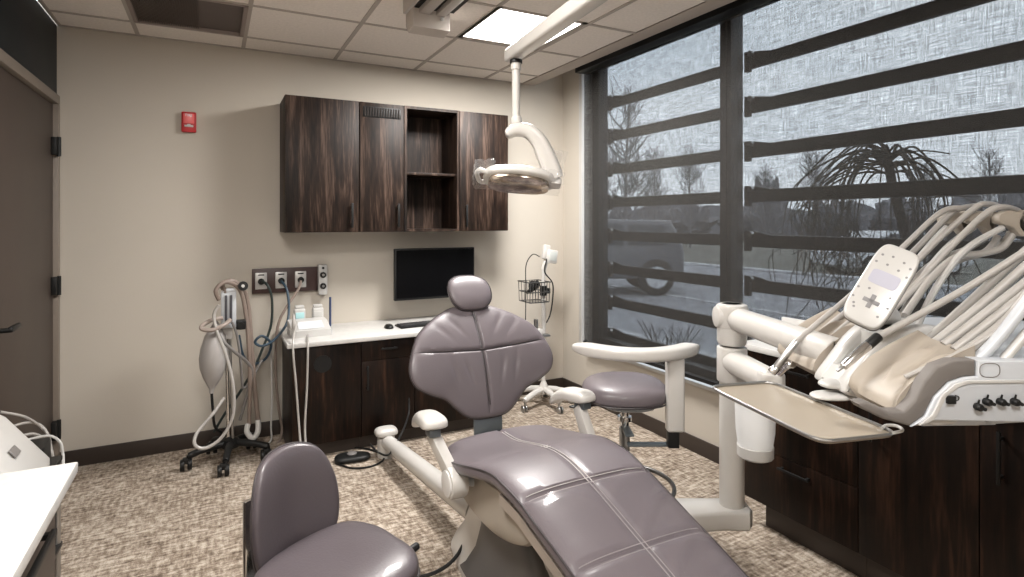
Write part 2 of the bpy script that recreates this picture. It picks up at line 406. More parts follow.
# track-like slotted fixture and the small box at its end
t = thing('ceiling_track', 'grey slotted metal ceiling track with long black grooves', 'ceiling track', (1.10, 2.62, HC))
b = B(); box(b, -.205, -.185, -1.2, .36, -.085, .0, .003); box(b, -.10, -.035, -1.2, .44, -.045, .0, .006); box(b, .0, .055, -1.2, .44, -.045, .0, .006)
obj('rail', b, M('rail_grey', (.42, .38, .35), .45), t)
b = B(); box(b, -.125, -.10, -1.2, .42, -.02, .0); box(b, -.035, .0, -1.2, .43, -.02, .0); box(b, .055, .10, -1.2, .40, -.02, .0); obj('groove', b, BLACK, t)
t = thing('sensor_box', 'small beige box with white dot at end of ceiling track', 'sensor', (1.075, 3.10, HC))
b = B(); prism(b, [(-.07, -.005), (.06, -.005), (.06, -.09), (.02, -.135), (-.07, -.12)], -.11, .11, 'x', .008)
obj('housing', b, M('box_beige', (.50, .45, .41), .45), t)
b = B(); lathe(b, [(.012, 0), (.012, .003), (.004, .006)], (.06, -.073, -.06), (0, -1, 0), 16); obj('lens', b, WHITE, t)

# ================================================================ BACK WALL
# fire alarm plate
c = at(189, 123, y=YB)
t = thing('fire_alarm', 'small red fire alarm box on the beige back wall', 'fire alarm', (c.x, YB, c.z-.065))
b = B(); box(b, -.043, .043, -.03, 0, 0, .135, .008); obj('housing', b, RED, t)
b = B(); box(b, -.032, .032, -.034, -.028, .058, .122, .003); obj('lens', b, PINK, t)
b = B(); box(b, -.026, .026, -.038, -.028, .034, .047, .003); box(b, -.010, .010, -.036, -.028, .046, .053, .002); obj('handle', b, WHITE, t)
text('lettering', 'FIRE', .024, WHITE, t, (0, -.0345, .11), (R(90), 0, 0))
# upper cabinets
UY, UZ0, UZ1 = 4.02, 1.433, 2.343
def upper(name, x0, x1, label, door=True, vent=False, left=False, hx=None):
    t = thing(name, label, 'cabinet', ((x0+x1)/2, (UY+YB)/2, UZ0), group='upper cabinets'); X0 = x0-(x0+x1)/2; X1 = -X0; Y0 = UY-(UY+YB)/2; Y1 = -Y0-.003; H = UZ1-UZ0
    b = B(); th = .018
    box(b, X0+.001, X0+th, Y0+.02, Y1, 0, H, .001); box(b, X1-th, X1-.001, Y0+.02, Y1, 0, H, .001); box(b, X0+th, X1-th, Y0+.02, Y1, 0, th); box(b, X0+th, X1-th, Y0+.02, Y1, H-th, H)
    box(b, X0+th, X1-th, Y1-.01, Y1, th, H-th)
    obj('body', b, WALNUT, t)
    if door:
        b = B(); box(b, X0+.002, X1-.002, Y0, Y0+.019, .002, H-.002, .001); d = obj('door', b, WALNUT, t)
        if hx is not None:
            b = B(); box(b, hx-.008, hx+.008, Y0-.028, Y0-.018, .03, .20, .003); box(b, hx-.006, hx+.006, Y0-.02, Y0, .045, .057); box(b, hx-.006, hx+.006, Y0-.02, Y0, .173, .185); obj('handle', b, BLACK, d)
        if vent:
            b = B(); box(b, -.135, .135, Y0-.004, Y0, H-.105, H-.03, .002); g2 = B()
            for i in range(14): box(g2, -.125+.0185*i, -.125+.0185*i+.008, Y0-.010, Y0-.004, H-.098, H-.037)
            obj('vent', b, BLACK, t, multi=[(g2, M('vent_slat', (.018, .013, .011), .6, spec=.2))])
    else:
        b = B(); box(b, X0+th, X1-th, Y0+.03, Y1-.01, .415, .433, .001); obj('shelf', b, WALNUT, t)
        b = B()
        box(b, X0+.001, X0+.02, Y0, Y0+.02, 0, H); box(b, X1-.02, X1-.001, Y0, Y0+.02, 0, H); box(b, X0+.02, X1-.02, Y0, Y0+.02, 0, .02); box(b, X0+.02, X1-.02, Y0, Y0+.02, H-.02, H)
        obj('face_frame', b, WALNUT, t)
upper('wall_cabinet', .415, .896, 'wide dark walnut wall cabinet, leftmost of the row', hx=.19)
upper('wall_cabinet', .898, 1.216, 'narrow dark walnut wall cabinet with black vent slot', vent=True, hx=.115)
upper('wall_cabinet', 1.218, 1.646, 'open walnut wall cabinet with a middle shelf', door=False)
upper('wall_cabinet', 1.648, 2.06, 'dark walnut wall cabinet behind the exam light, rightmost', hx=-.155)
# outlet rail with three gas outlets
z0, z1 = 1.005, 1.178
t = thing('outlet_rail', 'dark brown wall rail with three gas outlets above desk', 'outlet panel', (.475, YB, z0))
b = B(); box(b, -.24, .195, -.028, 0, 0, z1-z0, .004); obj('rail', b, M('rail_brown', (.05, .025, .022), .45), t)
proto = None
for i, x in enumerate((-.183, -.053, .077)):
    if proto is None:
        b = B(); box(b, x-.038, x+.038, -.034, -.027, .03, .145, .004); proto = obj('outlet', b, M('outlet_steel', (.55, .54, .53), .35, .3), t)
        b = B(); cyl(b, (x, -.06, .085), (x, -.03, .085), .021, n=20); cyl(b, (x, -.075, .083), (x, -.055, .083), .013, n=16); box(b, x-.02, x+.02, -.036, -.033, .125, .134); sock = obj('socket', b, BLACK, proto)
        x00 = x
    else:
        o = proto.copy(); COL.objects.link(o); o.parent = t; o.location.x = x-x00
        s2 = sock.copy(); COL.objects.link(s2); s2.parent = o
# control station with two black dials
c = at(323, 279, y=YB)
t = thing('control_station', 'tall white wall control with two black round dials', 'control box', (.672, YB, .945))
b = B(); box(b, -.002, .062, -.06, 0, .03, .25, .01); obj('housing', b, M('station', (.45, .44, .43), .4), t)
for z in (.095, .175):
    b = B(); lathe(b, [(.022, 0), (.022, .008), (.018, .012)], (.03, -.06, z), (0, -1, 0), 20); d = obj('dial', b, BLACK, t)
    b = B(); lathe(b, [(.009, 0), (.009, .004)], (.03, -.072, z), (0, -1, 0), 16); obj('dial_cap', b, STEEL, d)
b = B(); lathe(b, [(.009, 0), (.009, .004)], (.03, -.06, .225), (0, -1, 0), 12); obj('button', b, BLACK, t)

# ================================================================ BACK DESK
DKX0, DKX1, DKY = .40, 1.93, 3.76
b = B(); box(b, DKX0, DKX1, DKY, YB-.003, .722, .752, .004)
tag(obj('countertop', b, QUARTZ), 'white countertop of the back desk below the monitor', 'countertop')
def base_cab(name, label, x0, x1, parts):
    t = thing(name, label, 'cabinet', ((x0+x1)/2, (DKY+YB)/2, 0)); X1 = (x1-x0)/2; X0 = -X1; Y0 = DKY+.03-(DKY+YB)/2; Y1 = (YB-DKY)/2-.016
    b = B(); box(b, X0+.001, X1-.001, Y0+.02, Y1, .09, .72, .001); obj('body', b, WALNUT2, t)
    b = B(); box(b, X0+.001, X1-.001, Y0+.06, Y1, 0, .089); obj('toe_kick', b, BASEB, t)
    parts(t, X0, X1, Y0)
def p1(t, X0, X1, Y0):
    b = B(); box(b, X0+.003, X1-.002, Y0, Y0+.019, .095, .715, .001); d = obj('door', b, WALNUT2, t)
    b = B(); cyl(b, (-.03, Y0-.003, .60), (-.03, Y0+.001, .60), .055, n=36); obj('grommet', b, BLACK, d)
def p2(t, X0, X1, Y0):
    b = B(); box(b, X0+.002, X1-.002, Y0, Y0+.019, .59, .715, .001); d = obj('drawer', b, WALNUT2, t)
    b = B(); box(b, -.055, .055, Y0-.03, Y0-.02, .655, .667, .003); box(b, -.045, -.037, Y0-.022, Y0, .656, .666); box(b, .037, .045, Y0-.022, Y0, .656, .666); obj('handle', b, BLACK, d)
    b = B(); box(b, X0+.002, X1-.002, Y0, Y0+.019, .095, .586, .001); d = obj('door', b, WALNUT2, t)
    b = B(); box(b, X0+.03, X0+.042, Y0-.03, Y0-.02, .40, .56, .003); box(b, X0+.031, X0+.041, Y0-.022, Y0, .41, .42); box(b, X0+.031, X0+.041, Y0-.022, Y0, .54, .55); obj('handle', b, BLACK, d)
base_cab('desk_cabinet', 'dark walnut desk cabinet with a round cable hole', DKX0+.03, .86, p1)
base_cab('desk_cabinet', 'dark walnut desk cabinet with drawer, left of the exam chair', .86, 1.22, p2)
base_cab('desk_cabinet', 'dark walnut desk cabinet hidden behind the chair back', 1.22, DKX1-.03, p2)
# monitor
t = thing('monitor', 'black flat computer monitor on the wall above back desk', 'monitor', (1.52, 4.21, .752))
b = B(); box(b, -.325, .325, -.02, .015, .16, .55, .006); obj('bezel', b, BLACK, t)
b = B(); box(b, -.312, .312, -.0225, -.018, .178, .538); obj('screen', b, BLACKG, t)
b = B(); box(b, -.06, .06, .015, .035, .28, .42, .004); box(b, -.025, .025, .03, .15, .32, .38, .004); box(b, -.06, .06, .145, .157, .26, .44, .003); obj('wall_mount', b, BLACK, t)
t = thing('keyboard', 'black keyboard lying on the desk below the monitor', 'keyboard', (1.36, 4.00, .752), R(4))
b = B(); box(b, -.2, .2, -.065, .065, 0, .014, .004); obj('base', b, BLACK, t)
b = B()
for i in range(16):
    for j in range(5): box(b, -.19+.0238*i, -.19+.0238*i+.019, -.055+.022*j, -.055+.022*j+.018, .013, .021, .002, 1)
obj('keys', b, M('key_black', (.02, .02, .022), .45), t)['kind'] = 'stuff'
c = at(418, 319, z=.76)
t = thing('computer_mouse', 'small dark computer mouse on the desk beside chair', 'mouse', (1.10, 4.0, .752))
b = B(); pad(b, superell(.03, .05, 2.4, 28), .05, 2.2, 8, bot=.1, M4=Matrix.Translation((0, 0, .004))); obj('shell', b, BLACK, t)
# white scaler on desk with two cups
t = thing('scaler_unit', 'white sloped desktop scaler unit on left desk end', 'dental scaler', (.565, 4.02, .752), R(3)); SCALER = t
b = B(); prism(b, [(-.10, 0), (.10, 0), (.10, .095), (.02, .09), (-.10, .045)], -.125, .125, 'x', .012); obj('housing', b, WHITE, t)
b = B(); prism(b, [(-.085, .0535), (.0, .0865), (.0, .089), (-.085, .056)], -.08, .08, 'x'); obj('panel', b, M('scaler_panel', (.62, .64, .66), .3), t)
b = B(); cyl(b, (-.11, -.08, .03), (-.11, -.08, .105), .018, .014, n=16, bev=.004); box(b, -.13, -.105, -.07, .04, .02, .05, .006); obj('handpiece_holder', b, WHITE, t)
b = B(); lathe(b, [(.008, 0), (.012, .02), (.01, .07), (.005, .10)], (-.112, -.10, .06), (0, .25, 1), 12); obj('handpiece', b, HOSE, t)
def bottle(label, x, col, mat):
    t = thing('bottle', label, 'bottle', (x, 4.19, .752), group='two bottles behind the scaler')
    b = B(); box(b, -.037, .037, -.03, .03, 0, .155, .012, 3); obj('body', b, WHITE, t)
    b = B(); box(b, -.028, .028, -.033, -.028, .05, .13, .002); obj('label_sticker', b, mat, t)
    b = B(); box(b, -.03, .03, -.024, .024, .155, .175, .006); obj('cap', b, WHITE, t)
bottle('square bottle with pale cyan label behind the scaler', .525, None, CYAN)
bottle('square bottle with pale grey label behind the scaler', .645, None, M('grey_label', (.5, .49, .47), .5))
t = thing('pen', 'dark blue pen stub standing behind the scaler', 'pen', (.745, 4.27, .752)); b = B(); cyl(b, (0, 0, 0), (0, 0, .21), .008, n=10); obj('barrel', b, M('pen_blue', (.03, .05, .12), .4), t)
# scaler cords to the floor
for k, (lab, pts) in enumerate((('white cord hanging from the scaler, left one', [(297, 322, 3.95), (293, 345, 3.74), (296, 385, 3.725), (299, 425, 3.71), (301, 450, 3.66)]),
                              ('white cord hanging from the scaler, right one', [(308, 335, 3.92), (308, 345, 3.73), (307, 385, 3.72), (305, 425, 3.71), (306, 450, 3.66)]))):
    b = B(); tube(b, [at(u, v, y=y) for u, v, y in pts], .0065, 8); q = obj('cord', b, HOSE, SCALER); q.matrix_parent_inverse = (Matrix.Translation(SCALER.location)@Matrix.Rotation(R(3), 4, 'Z')).inverted()

# ================================================================ NITROUS CART
HX, HY = .095, 4.03
t = thing('gas_cart', 'five-legged rolling gas cart with flowmeter by back wall', 'medical cart', (HX, HY, 0))
legs = [R(a) for a in (190, 262, 334, 46, 118)]
for a in legs:
    L = .235 if math.sin(a) < .5 else .20; dx, dy = math.cos(a), math.sin(a)
    b = B(); tube(b, [(0, 0, .115), (dx*L*.6, dy*L*.6, .105), (dx*L, dy*L, .085)], [.022]*8+[.02]*8+[.017], 10); lg = obj('leg', b, BLACK, t)
    b = B(); cyl(b, (dx*L, dy*L, .052), (dx*L, dy*L, .09), .010, n=10)
    cx, cy = dx*L-.012, dy*L
    for s in (-1, 1): cyl(b, (cx+s*.008, cy, .034), (cx+s*.032, cy, .034), .034, n=22, bev=.005)
    box(b, cx-.02, cx+.02, cy-.02, cy+.022, .04, .076, .008); obj('castor', b, BLACK, lg)
b = B(); lathe(b, [(.05, .085), (.055, .10), (.045, .135), (.02, .15)]); obj('hub', b, BLACK, t)
b = B(); cyl(b, (-.012, 0, .14), (-.03, 0, 1.0), .011, n=14); obj('pole', b, CHROME, t)
b = B(); cyl(b, (.012, -.02, .14), (-.01, -.02, .95), .008, n=12); obj('rod', b, STEEL, t)
b = B(); box(b, -.055, .03, -.06, -.015, .86, 1.075, .006); box(b, -.06, .035, -.065, -.01, .845, .87, .004); box(b, -.05, .025, -.065, -.01, 1.07, 1.09, .004); f = obj('flowmeter', b, PALEB, t)
b = B(); box(b, -.035, -.02, -.068, -.058, .885, 1.05, .003); box(b, -.008, .008, -.068, -.058, .885, 1.05, .003); obj('scale_tube', b, M('tube_dark', (.06, .06, .07), .2), f)
b = B(); box(b, .03, .085, -.075, -.02, .83, .89, .008); cyl(b, (.055, -.09, .86), (.055, -.07, .86), .02, n=18); obj('valve_block', b, BLACK, t)
b = B(); box(b, -.06, .01, -.03, .02, .77, .85, .008); obj('manifold', b, GREYM, t)
bc = Vector((-.095, -.03, .66)); b = B()
prof = [(.006, .235), (.016, .215), (.03, .19), (.058, .14), (.077, .06), (.082, 0), (.074, -.06), (.052, -.12), (.028, -.165), (.014, -.19), (.012, -.215)]
lathe(b, [(r, z) for r, z in prof], bc, (0.06, 0, 1), 28); obj('breathing_bag', b, BAG, t)
b = B(); tube(b, [bc+Vector((-.012, 0, -.2)), (-.10, -.03, .35), (-.085, 0, .22), (-.02, .05, .15)], .008, 8); obj('bag_tail', b, BLACK, t)
# flexible hoses on the cart, local to it
def hz(pts): return [at(u, v, y=y)-Vector((HX, HY, 0)) for u, v, y in pts]
for nm, mt, r, pts in (
  ('corrugated_hose', BROWNH, .015, [(226, 292, 3.98), (222, 284, 3.97), (232, 281, 3.98), (243, 289, 4.02), (248, 305, 4.03), (251, 340, 4.02), (254, 380, 4.03), (258, 420, 4.04)]),
  ('corrugated_hose', BROWNH, .013, [(219, 300, 3.93), (216, 290, 3.92), (226, 282, 3.94), (240, 290, 3.99), (246, 315, 4.0), (249, 350, 3.99), (250, 390, 4.0), (249, 424, 4.02)]),
  ('grey_loop_hose', M('loop_brown', (.28, .23, .20), .45), .013, [(222, 318, 3.96), (212, 320, 3.93), (203, 325, 3.90), (202, 329, 3.89), (212, 330, 3.88), (224, 325, 3.90), (230, 320, 3.95)]),
  ('pale_hose', HOSE, .010, [(219, 305, 3.9), (214, 315, 3.9), (217, 332, 3.88), (226, 355, 3.86), (233, 385, 3.84), (233, 415, 3.84), (222, 437, 3.84), (206, 448, 3.83), (195, 445, 3.83), (197, 433, 3.86), (212, 415, 3.92), (224, 398, 3.98)]),
  ('dark_hose', HOSED, .010, [(217, 330, 3.97), (222, 340, 3.95), (235, 352, 3.94), (246, 361, 3.97), (252, 372, 4.0), (247, 395, 4.02), (240, 420, 4.05)]),
  ('dark_hose', HOSED, .008, [(232, 322, 3.95), (237, 335, 3.95), (240, 355, 3.95), (242, 380, 3.98), (243, 388, 4.0), (250, 382, 4.02), (262, 360, 4.1)])):
    b = B(); tube(b, hz(pts), r, 9); obj(nm, b, mt, t)
b = B(); lathe(b, [(.028, 0), (.030, .006), (.028, .02)], hz([(243, 286, 3.96)])[0], (0, -1, .1), 22); q = obj('nose_hood', b, BLACK, t)
b = B(); lathe(b, [(.010, 0), (.010, .006)], hz([(243, 286, 3.935)])[0], (0, -1, .1), 16); obj('hood_port', b, GREYM, q)
b = B(); tube(b, hz([(248, 424, 4.02), (247, 432, 4.0), (253, 438, 3.99), (258, 431, 4.0), (258, 420, 4.02)]), .017, 10); obj('wye_connector', b, WHITE, t)
# supply hoses from wall outlets
for lab, mt, r, pts in (
  ('dark green supply hose from the left gas outlet', GREENH, .0085, [(262, 281, 4.29), (268, 286, 4.25), (272, 300, 4.24), (271, 325, 4.24), (262, 350, 4.22), (252, 372, 4.18), (238, 395, 4.2), (224, 415, 4.2), (214, 432, 4.22)]),
  ('dark blue supply hose from the middle gas outlet', BLUEH, .0085, [(281, 281, 4.29), (287, 290, 4.25), (289, 310, 4.2), (286, 325, 4.15), (274, 340, 4.1), (262, 346, 4.08), (255, 342, 4.08), (262, 336, 4.08), (271, 344, 4.1), (266, 358, 4.15), (253, 364, 4.15), (243, 355, 4.15), (239, 335, 4.15)]),
  ('brown supply hose from the right gas outlet', BROWNH, .0095, [(301, 281, 4.29), (298, 290, 4.25), (288, 305, 4.22), (279, 322, 4.2), (276, 345, 4.2), (276, 380, 4.22), (279, 410, 4.24), (282, 430, 4.26), (278, 443, 4.2), (262, 452, 4.12), (240, 455, 4.05)]),
  ('thin grey hose hanging beside the desk to floor', GREYM, .006, [(271, 350, 4.2), (272, 390, 4.22), (271, 425, 4.22), (271, 440, 4.2), (262, 448, 4.12)])):
    b = B(); tube(b, [at(u, v, y=y) for u, v, y in pts], r, 9); tag(obj('supply_hose', b, mt), lab, 'hose', 'supply hoses below the gas outlets')

# ================================================================ VITAL SIGNS STAND
c = at(540, 402, z=0.02); VX, VY = 2.40, 4.05
t = thing('vital_signs_stand', 'white rolling vital signs stand with wire basket in corner', 'medical stand', (VX, VY, 0))
for i in range(5):
    a = R(200+72*i); dx, dy = math.cos(a), math.sin(a); L = .24
    b = B(); tube(b, [(0, 0, .135), (dx*L*.5, dy*L*.5, .12), (dx*L, dy*L, .09)], [.027]*8+[.024]*8+[.018], 12); lg = obj('leg', b, WHITEM, t)
    b = B(); cyl(b, (dx*L*.95, dy*L*.95, .05), (dx*L*.95, dy*L*.95, .085), .01, n=10)
    for s in (-1, 1): cyl(b, (dx*L+s*.006, dy*L, .027), (dx*L+s*.02, dy*L, .027), .027, n=20, bev=.004)
    obj('castor', b, STEEL, lg)
b = B(); lathe(b, [(.04, .10), (.045, .12), (.035, .16), (.018, .20)]); cyl(b, (0, 0, .18), (0, 0, 1.13), .0165, n=18); obj('pole', b, WHITEM, t)
b = B(); cyl(b, (0, 0, .90), (0, 0, .98), .03, n=18); box(b, -.02, .05, -.03, .02, .915, .96, .006); obj('clamp', b, BLACK, t)
zb0, zb1 = .86, 1.02; bx0, bx1, by0, by1 = -.19, .0, -.11, .09; b = B()
for z in (zb1, (zb0+zb1)/2, zb0):
    q = .0 if z == zb1 else .012
    tube(b, [(bx0+q, by0+q, z), (bx1-q, by0+q, z), (bx1-q, by1-q, z), (bx0+q, by1-q, z), (bx0+q, by0+q, z)], .005, 6, smooth=False)
for i in range(8):
    x = bx0+.006+(bx1-bx0-.012)*i/7
    for y in (by0, by1): tube(b, [(x, y, zb1), (x, y+(.012 if y < 0 else -.012), zb0)], .003, 5, smooth=False)
    tube(b, [(x, by0+.012, zb0), (x, by1-.012, zb0)], .002, 5, smooth=False)
obj('basket', b, M('basket_wire', (.10, .10, .10), .35, .7), t)
b = B(); tube(b, [(-.15, -.05, .95), (-.12, .0, 1.01), (-.07, -.04, 1.0), (-.06, .03, .96), (-.13, .03, .93), (-.15, -.03, .95), (-.1, -.06, 1.02), (-.06, 0, 1.0)], .014, 8); obj('coiled_cuff', b, BLACK, t)
b = B(); box(b, -.09, .01, -.03, .03, 1.14, 1.25, .01, M4=Matrix.Rotation(R(8), 4, 'Y')@Matrix.Translation((-.06, 0, .02))); h = obj('monitor_head', b, WHITEM, t)
b = B(); box(b, -.075, -.005, -.033, -.029, 1.16, 1.235, .001, M4=Matrix.Rotation(R(8), 4, 'Y')@Matrix.Translation((-.06, 0, .02))); obj('display', b, M('lcd', (.50, .52, .50), .3), h)
b = B(); cyl(b, (0, 0, 1.11), (.02, 0, 1.18), .022, n=16); obj('neck', b, WHITEM, t)
b = B(); box(b, -.225, -.165, -.02, .02, 1.18, 1.30, .012, M4=Matrix.Rotation(R(10), 4, 'Y')); obj('thermometer_unit', b, WHITEM, t)
b = B(); tube(b, [(-.05, -.02, 1.22), (-.12, -.03, 1.24), (-.19, -.05, 1.16), (-.21, -.08, 1.0), (-.20, -.06, .8), (-.19, -.04, .62), (-.17, -.03, .55)], .004, 6)
tube(b, [(.02, -.02, 1.2), (-.02, -.05, 1.1), (.05, -.06, 1.0), (.06, -.04, .85), (.05, -.02, .74), (.01, -.03, .68)], .006, 6); obj('cable', b, BLACK, t)
b = B(); cyl(b, (-.13, -.10, .585), (-.13, -.10, .72), .010, n=10); cyl(b, (-.13, -.10, .66), (-.13, -.10, .73), .017, n=12); box(b, -.14, -.0, -.11, -.05, .58, .60, .004); obj('probe', b, STEEL, t)
b = B(); cyl(b, (-.10, -.03, .62), (-.10, -.12, .62), .035, n=22, bev=.012); cyl(b, (0, 0, .62), (-.10, -.05, .62), .010, n=10); obj('paper_roll', b, WHITE, t)

# ================================================================ EXAM CHAIR
CH = thing('dental_chair', 'mauve-grey padded dental patient chair in the room centre', 'dental chair', (1.17, 2.42, 0), 0)
def cushion(bm, path, wf, T, wtop=None, N=90, J=44, n=3.4, groove=(), crown=.25):
    """padded strip along path [(y,z)], half width wf(s), s in 0..1"""
    P = spline([(0, y, z) for y, z in path], 24); cum = [0]
    for i in range(1, len(P)): cum.append(cum[-1]+(P[i]-P[i-1]).length)
    L = cum[-1]
    def pos(s):
        q = min(max(s*L, 0), L*.9999)
        import bisect
        i = max(1, bisect.bisect_right(cum, q)); i = min(i, len(P)-1); f = (q-cum[i-1])/(cum[i]-cum[i-1]+1e-9)
        p = P[i-1].lerp(P[i], f); d = (P[i]-P[i-1]).normalized(); return p, Vector((0, -d.z, d.y)) if True else None
    t = bmesh.new(); rings = []
    for i in range(N+1):
        s = .5-.5*math.cos(PI*i/N); s = .0015+s*.997
        e = max(0, 1-abs(2*s-1)**(L/T*2.0))**.5; e = max(e, .12)
        p, nrm = pos(s); w = wf(s); ring = []
        if nrm.z < 0 and abs(nrm.z) > .3 or (abs(nrm.z) <= .3 and nrm.y > 0): nrm = -nrm
        for side in (1, -1):
            JJ = J if side > 0 else J
            for j in range(JJ):
                a = -math.cos(PI*j/JJ) if side > 0 else math.cos(PI*j/JJ)
                x = w*a; q = max(0, 1-abs(a)**n)**(1/n)
                h = T/2*q*e*side
                if side > 0:
                    h += T*crown*e*(1-a*a)*.5
                    for kind, c0, gw, gd in groove:
                        dist = abs(x-c0) if kind == 'x' else abs(s-c0)*L
                        h -= gd*math.exp(-(dist/gw)**2)*q
                ring.append(t.verts.new(p+nrm*h+Vector((x, 0, 0))))
        rings.append(ring)
    K = len(rings[0])
    for i in range(N):
        for k in range(K): t.faces.new((rings[i][k], rings[i][(k+1) % K], rings[i+1][(k+1) % K], rings[i+1][k]))
    t.faces.new(rings[0][::-1]); t.faces.new(rings[-1])
    bmesh.ops.recalc_face_normals(t, faces=t.faces[:]); merge(bm, t)
    return pos, L
def interp(tab):
    def f(s):
        for (a, va), (c, vc) in zip(tab, tab[1:]):
            if s <= c:
                k = (s-a)/(c-a); k = k*k*(3-2*k); return va+(vc-va)*k
        return tab[-1][1]
    return f
seat_path = [(-.02, .505), (-.22, .515), (-.46, .570), (-.60, .582), (-.75, .558), (-1.025, .482), (-1.175, .440), (-1.5, .345), (-1.70, .295)]
sw = interp([(0, .20), (.04, .275), (.12, .325), (.20, .325), (.34, .285), (.44, .272), (.60, .260), (.72, .25), (.92, .20), (1, .15)])
SG = [('x', 0, .006, .010), ('t', .265, .006, .008), ('t', .428, .009, .016), ('t', .605, .009, .014)]
b = B(); spos, SL = cushion(b, seat_path, sw, .085, N=150, groove=SG, crown=.12); seat = obj('seat_cushion', b, LEATHER, CH)
# welt line around the cushion edge and pale stitching
b = B()
for sd in (-1, 1):
    pts = []
    for i in range(3, 58):
        s = i/60; p, nr = spos(s); pts.append(p+Vector((sd*(sw(s)-.002), 0, 0))+nr*(.016 if nr.z > 0 else -.016))
    sweep(b, pts, .0045, 6)
obj('welt', b, WELT, seat)
def ontop(x, s, lift=.002):
    p, nr = spos(s)
    if nr.z < 0: nr = -nr
    a = x/sw(s); q = max(0, 1-abs(a)**3.4)**(1/3.4); return p+Vector((x, 0, 0))+nr*(.0425*q+.085*.12*.5*(1-a*a)+lift)
b = B()
for xo in (-.007, .007): sweep(b, [ontop(xo, s/100, -.004) for s in range(4, 98)], .0016, 5)
for s0 in (.265, .428, .605):
    for ds in (-.0065, .0065): sweep(b, [ontop(sw(s0)*(k/20)*.9, s0+ds, -.004) for k in range(-20, 21)], .0015, 5)
obj('stitching', b, SEAM, seat)
# clear cover stretched over the leg rest
b = B(); rings = []
tb = bmesh.new()
for i in range(70):
    s = .435+.54*i/69; row = []
    for j in range(41):
        a = -1+2*j/40; x = a*sw(s)*.985
        wr = (.009 if a > 0 else .004)*max(0, math.sin(a*2.6+s*58+1.6*math.sin(a*4+s*9)))**3*(1-abs(a)**5)*min(1, abs(a)*5) + .003*max(0, math.sin(s*97+a*3.1))**4*abs(a)
        row.append(tb.verts.new(ontop(x*.99, s, .0025+wr)))
    rings.append(row)
for i in range(69):
    for j in range(40): tb.faces.new((rings[i][j], rings[i][j+1], rings[i+1][j+1], rings[i+1][j]))
merge(b, tb); obj('clear_cover', b, FILM, seat, ang=60)
# seat shell and leg-rest board below
b = B()
pts = []
for i in range(0, 60):
    s = .34+.62*i/59; p, nr = spos(s); nr = nr if nr.z > 0 else -nr; pts.append((p, nr, sw(s)-.012))
tb = bmesh.new(); rr = []
for p, nr, w in pts: rr.append([tb.verts.new(p+nr*h+Vector((x, 0, 0))) for x, h in ((-w, -.04), (w, -.04), (w, -.078), (-w, -.078))])
for i in range(len(rr)-1):
    for k in range(4): tb.faces.new((rr[i][k], rr[i][(k+1) % 4], rr[i+1][(k+1) % 4], rr[i+1][k]))
tb.faces.new(rr[0][::-1]); tb.faces.new(rr[-1]); bmesh.ops.recalc_face_normals(tb, faces=tb.faces[:]); merge(b, tb)
obj('legrest_board', b, M('bronze_trim', (.40, .35, .31), .35, .4), CH)
b = B(); shell = [(.05, .50), (-.15, .495), (-.45, .52), (-.62, .53), (-.80, .49), (-.72, .40), (-.50, .335), (-.25, .33), (-.02, .39)]
tb = bmesh.new(); ol = smooth2d(shell, 6); rr = []
for a in (-1, -.97, -.9, -.7, 0, .7, .9, .97, 1):
    sc = {1: .86, .97: .94, .9: .98}.get(abs(a), 1.0); rr.append([tb.verts.new(Vector((a*.245, -.38+(y+.38)*sc, .44+(z-.44)*sc))) for y, z in ol])
for i in range(len(rr)-1):
    for k in range(len(ol)): tb.faces.new((rr[i][k], rr[i][(k+1) % len(ol)], rr[i+1][(k+1) % len(ol)], rr[i+1][k]))
tb.faces.new(rr[0][::-1]); tb.faces.new(rr[-1]); bmesh.ops.recalc_face_normals(tb, faces=tb.faces[:]); merge(b, tb)
obj('seat_shell', b, CREAM, CH)
# pedestal
b = B(); tb = bmesh.new(); rr = []
for z, yb, yf, w in ((.0, .10, -1.02, .235), (.03, .12, -1.02, .24), (.07, .10, -.98, .225), (.14, .05, -.82, .19), (.24, .0, -.70, .175), (.36, -.04, -.62, .17), (.42, -.05, -.60, .165)):
    yc = (yb+yf)/2; hl = (yb-yf)/2; rr.append([tb.verts.new(Vector((w*px, yc+hl*py, z))) for px, py in superell(1, 1, 4.5, 56)])
for i in range(len(rr)-1):
    for k in range(56): tb.faces.new((rr[i][k], rr[i][(k+1) % 56], rr[i+1][(k+1) % 56], rr[i+1][k]))
tb.faces.new(rr[0][::-1]); tb.faces.new(rr[-1]); bmesh.ops.recalc_face_normals(tb, faces=tb.faces[:]); merge(b, tb)
obj('pedestal', b, WHITEM, CH)
b = B(); tb = bmesh.new(); rr = []  # thin sleeve over the pedestal: shade on its sides put into dark grey
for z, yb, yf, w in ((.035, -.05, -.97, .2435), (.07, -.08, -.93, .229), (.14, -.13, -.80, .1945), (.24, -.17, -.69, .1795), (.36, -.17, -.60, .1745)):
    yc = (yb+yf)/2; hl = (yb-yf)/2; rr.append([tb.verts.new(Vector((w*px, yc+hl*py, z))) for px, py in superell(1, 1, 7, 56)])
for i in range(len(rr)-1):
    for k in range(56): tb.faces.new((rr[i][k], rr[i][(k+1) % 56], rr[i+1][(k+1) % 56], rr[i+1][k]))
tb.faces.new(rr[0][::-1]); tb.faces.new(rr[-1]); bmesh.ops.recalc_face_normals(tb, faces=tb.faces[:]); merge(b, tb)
obj('side_shade', b, M('dark_grey_shade', (.085, .08, .078), .4), CH)
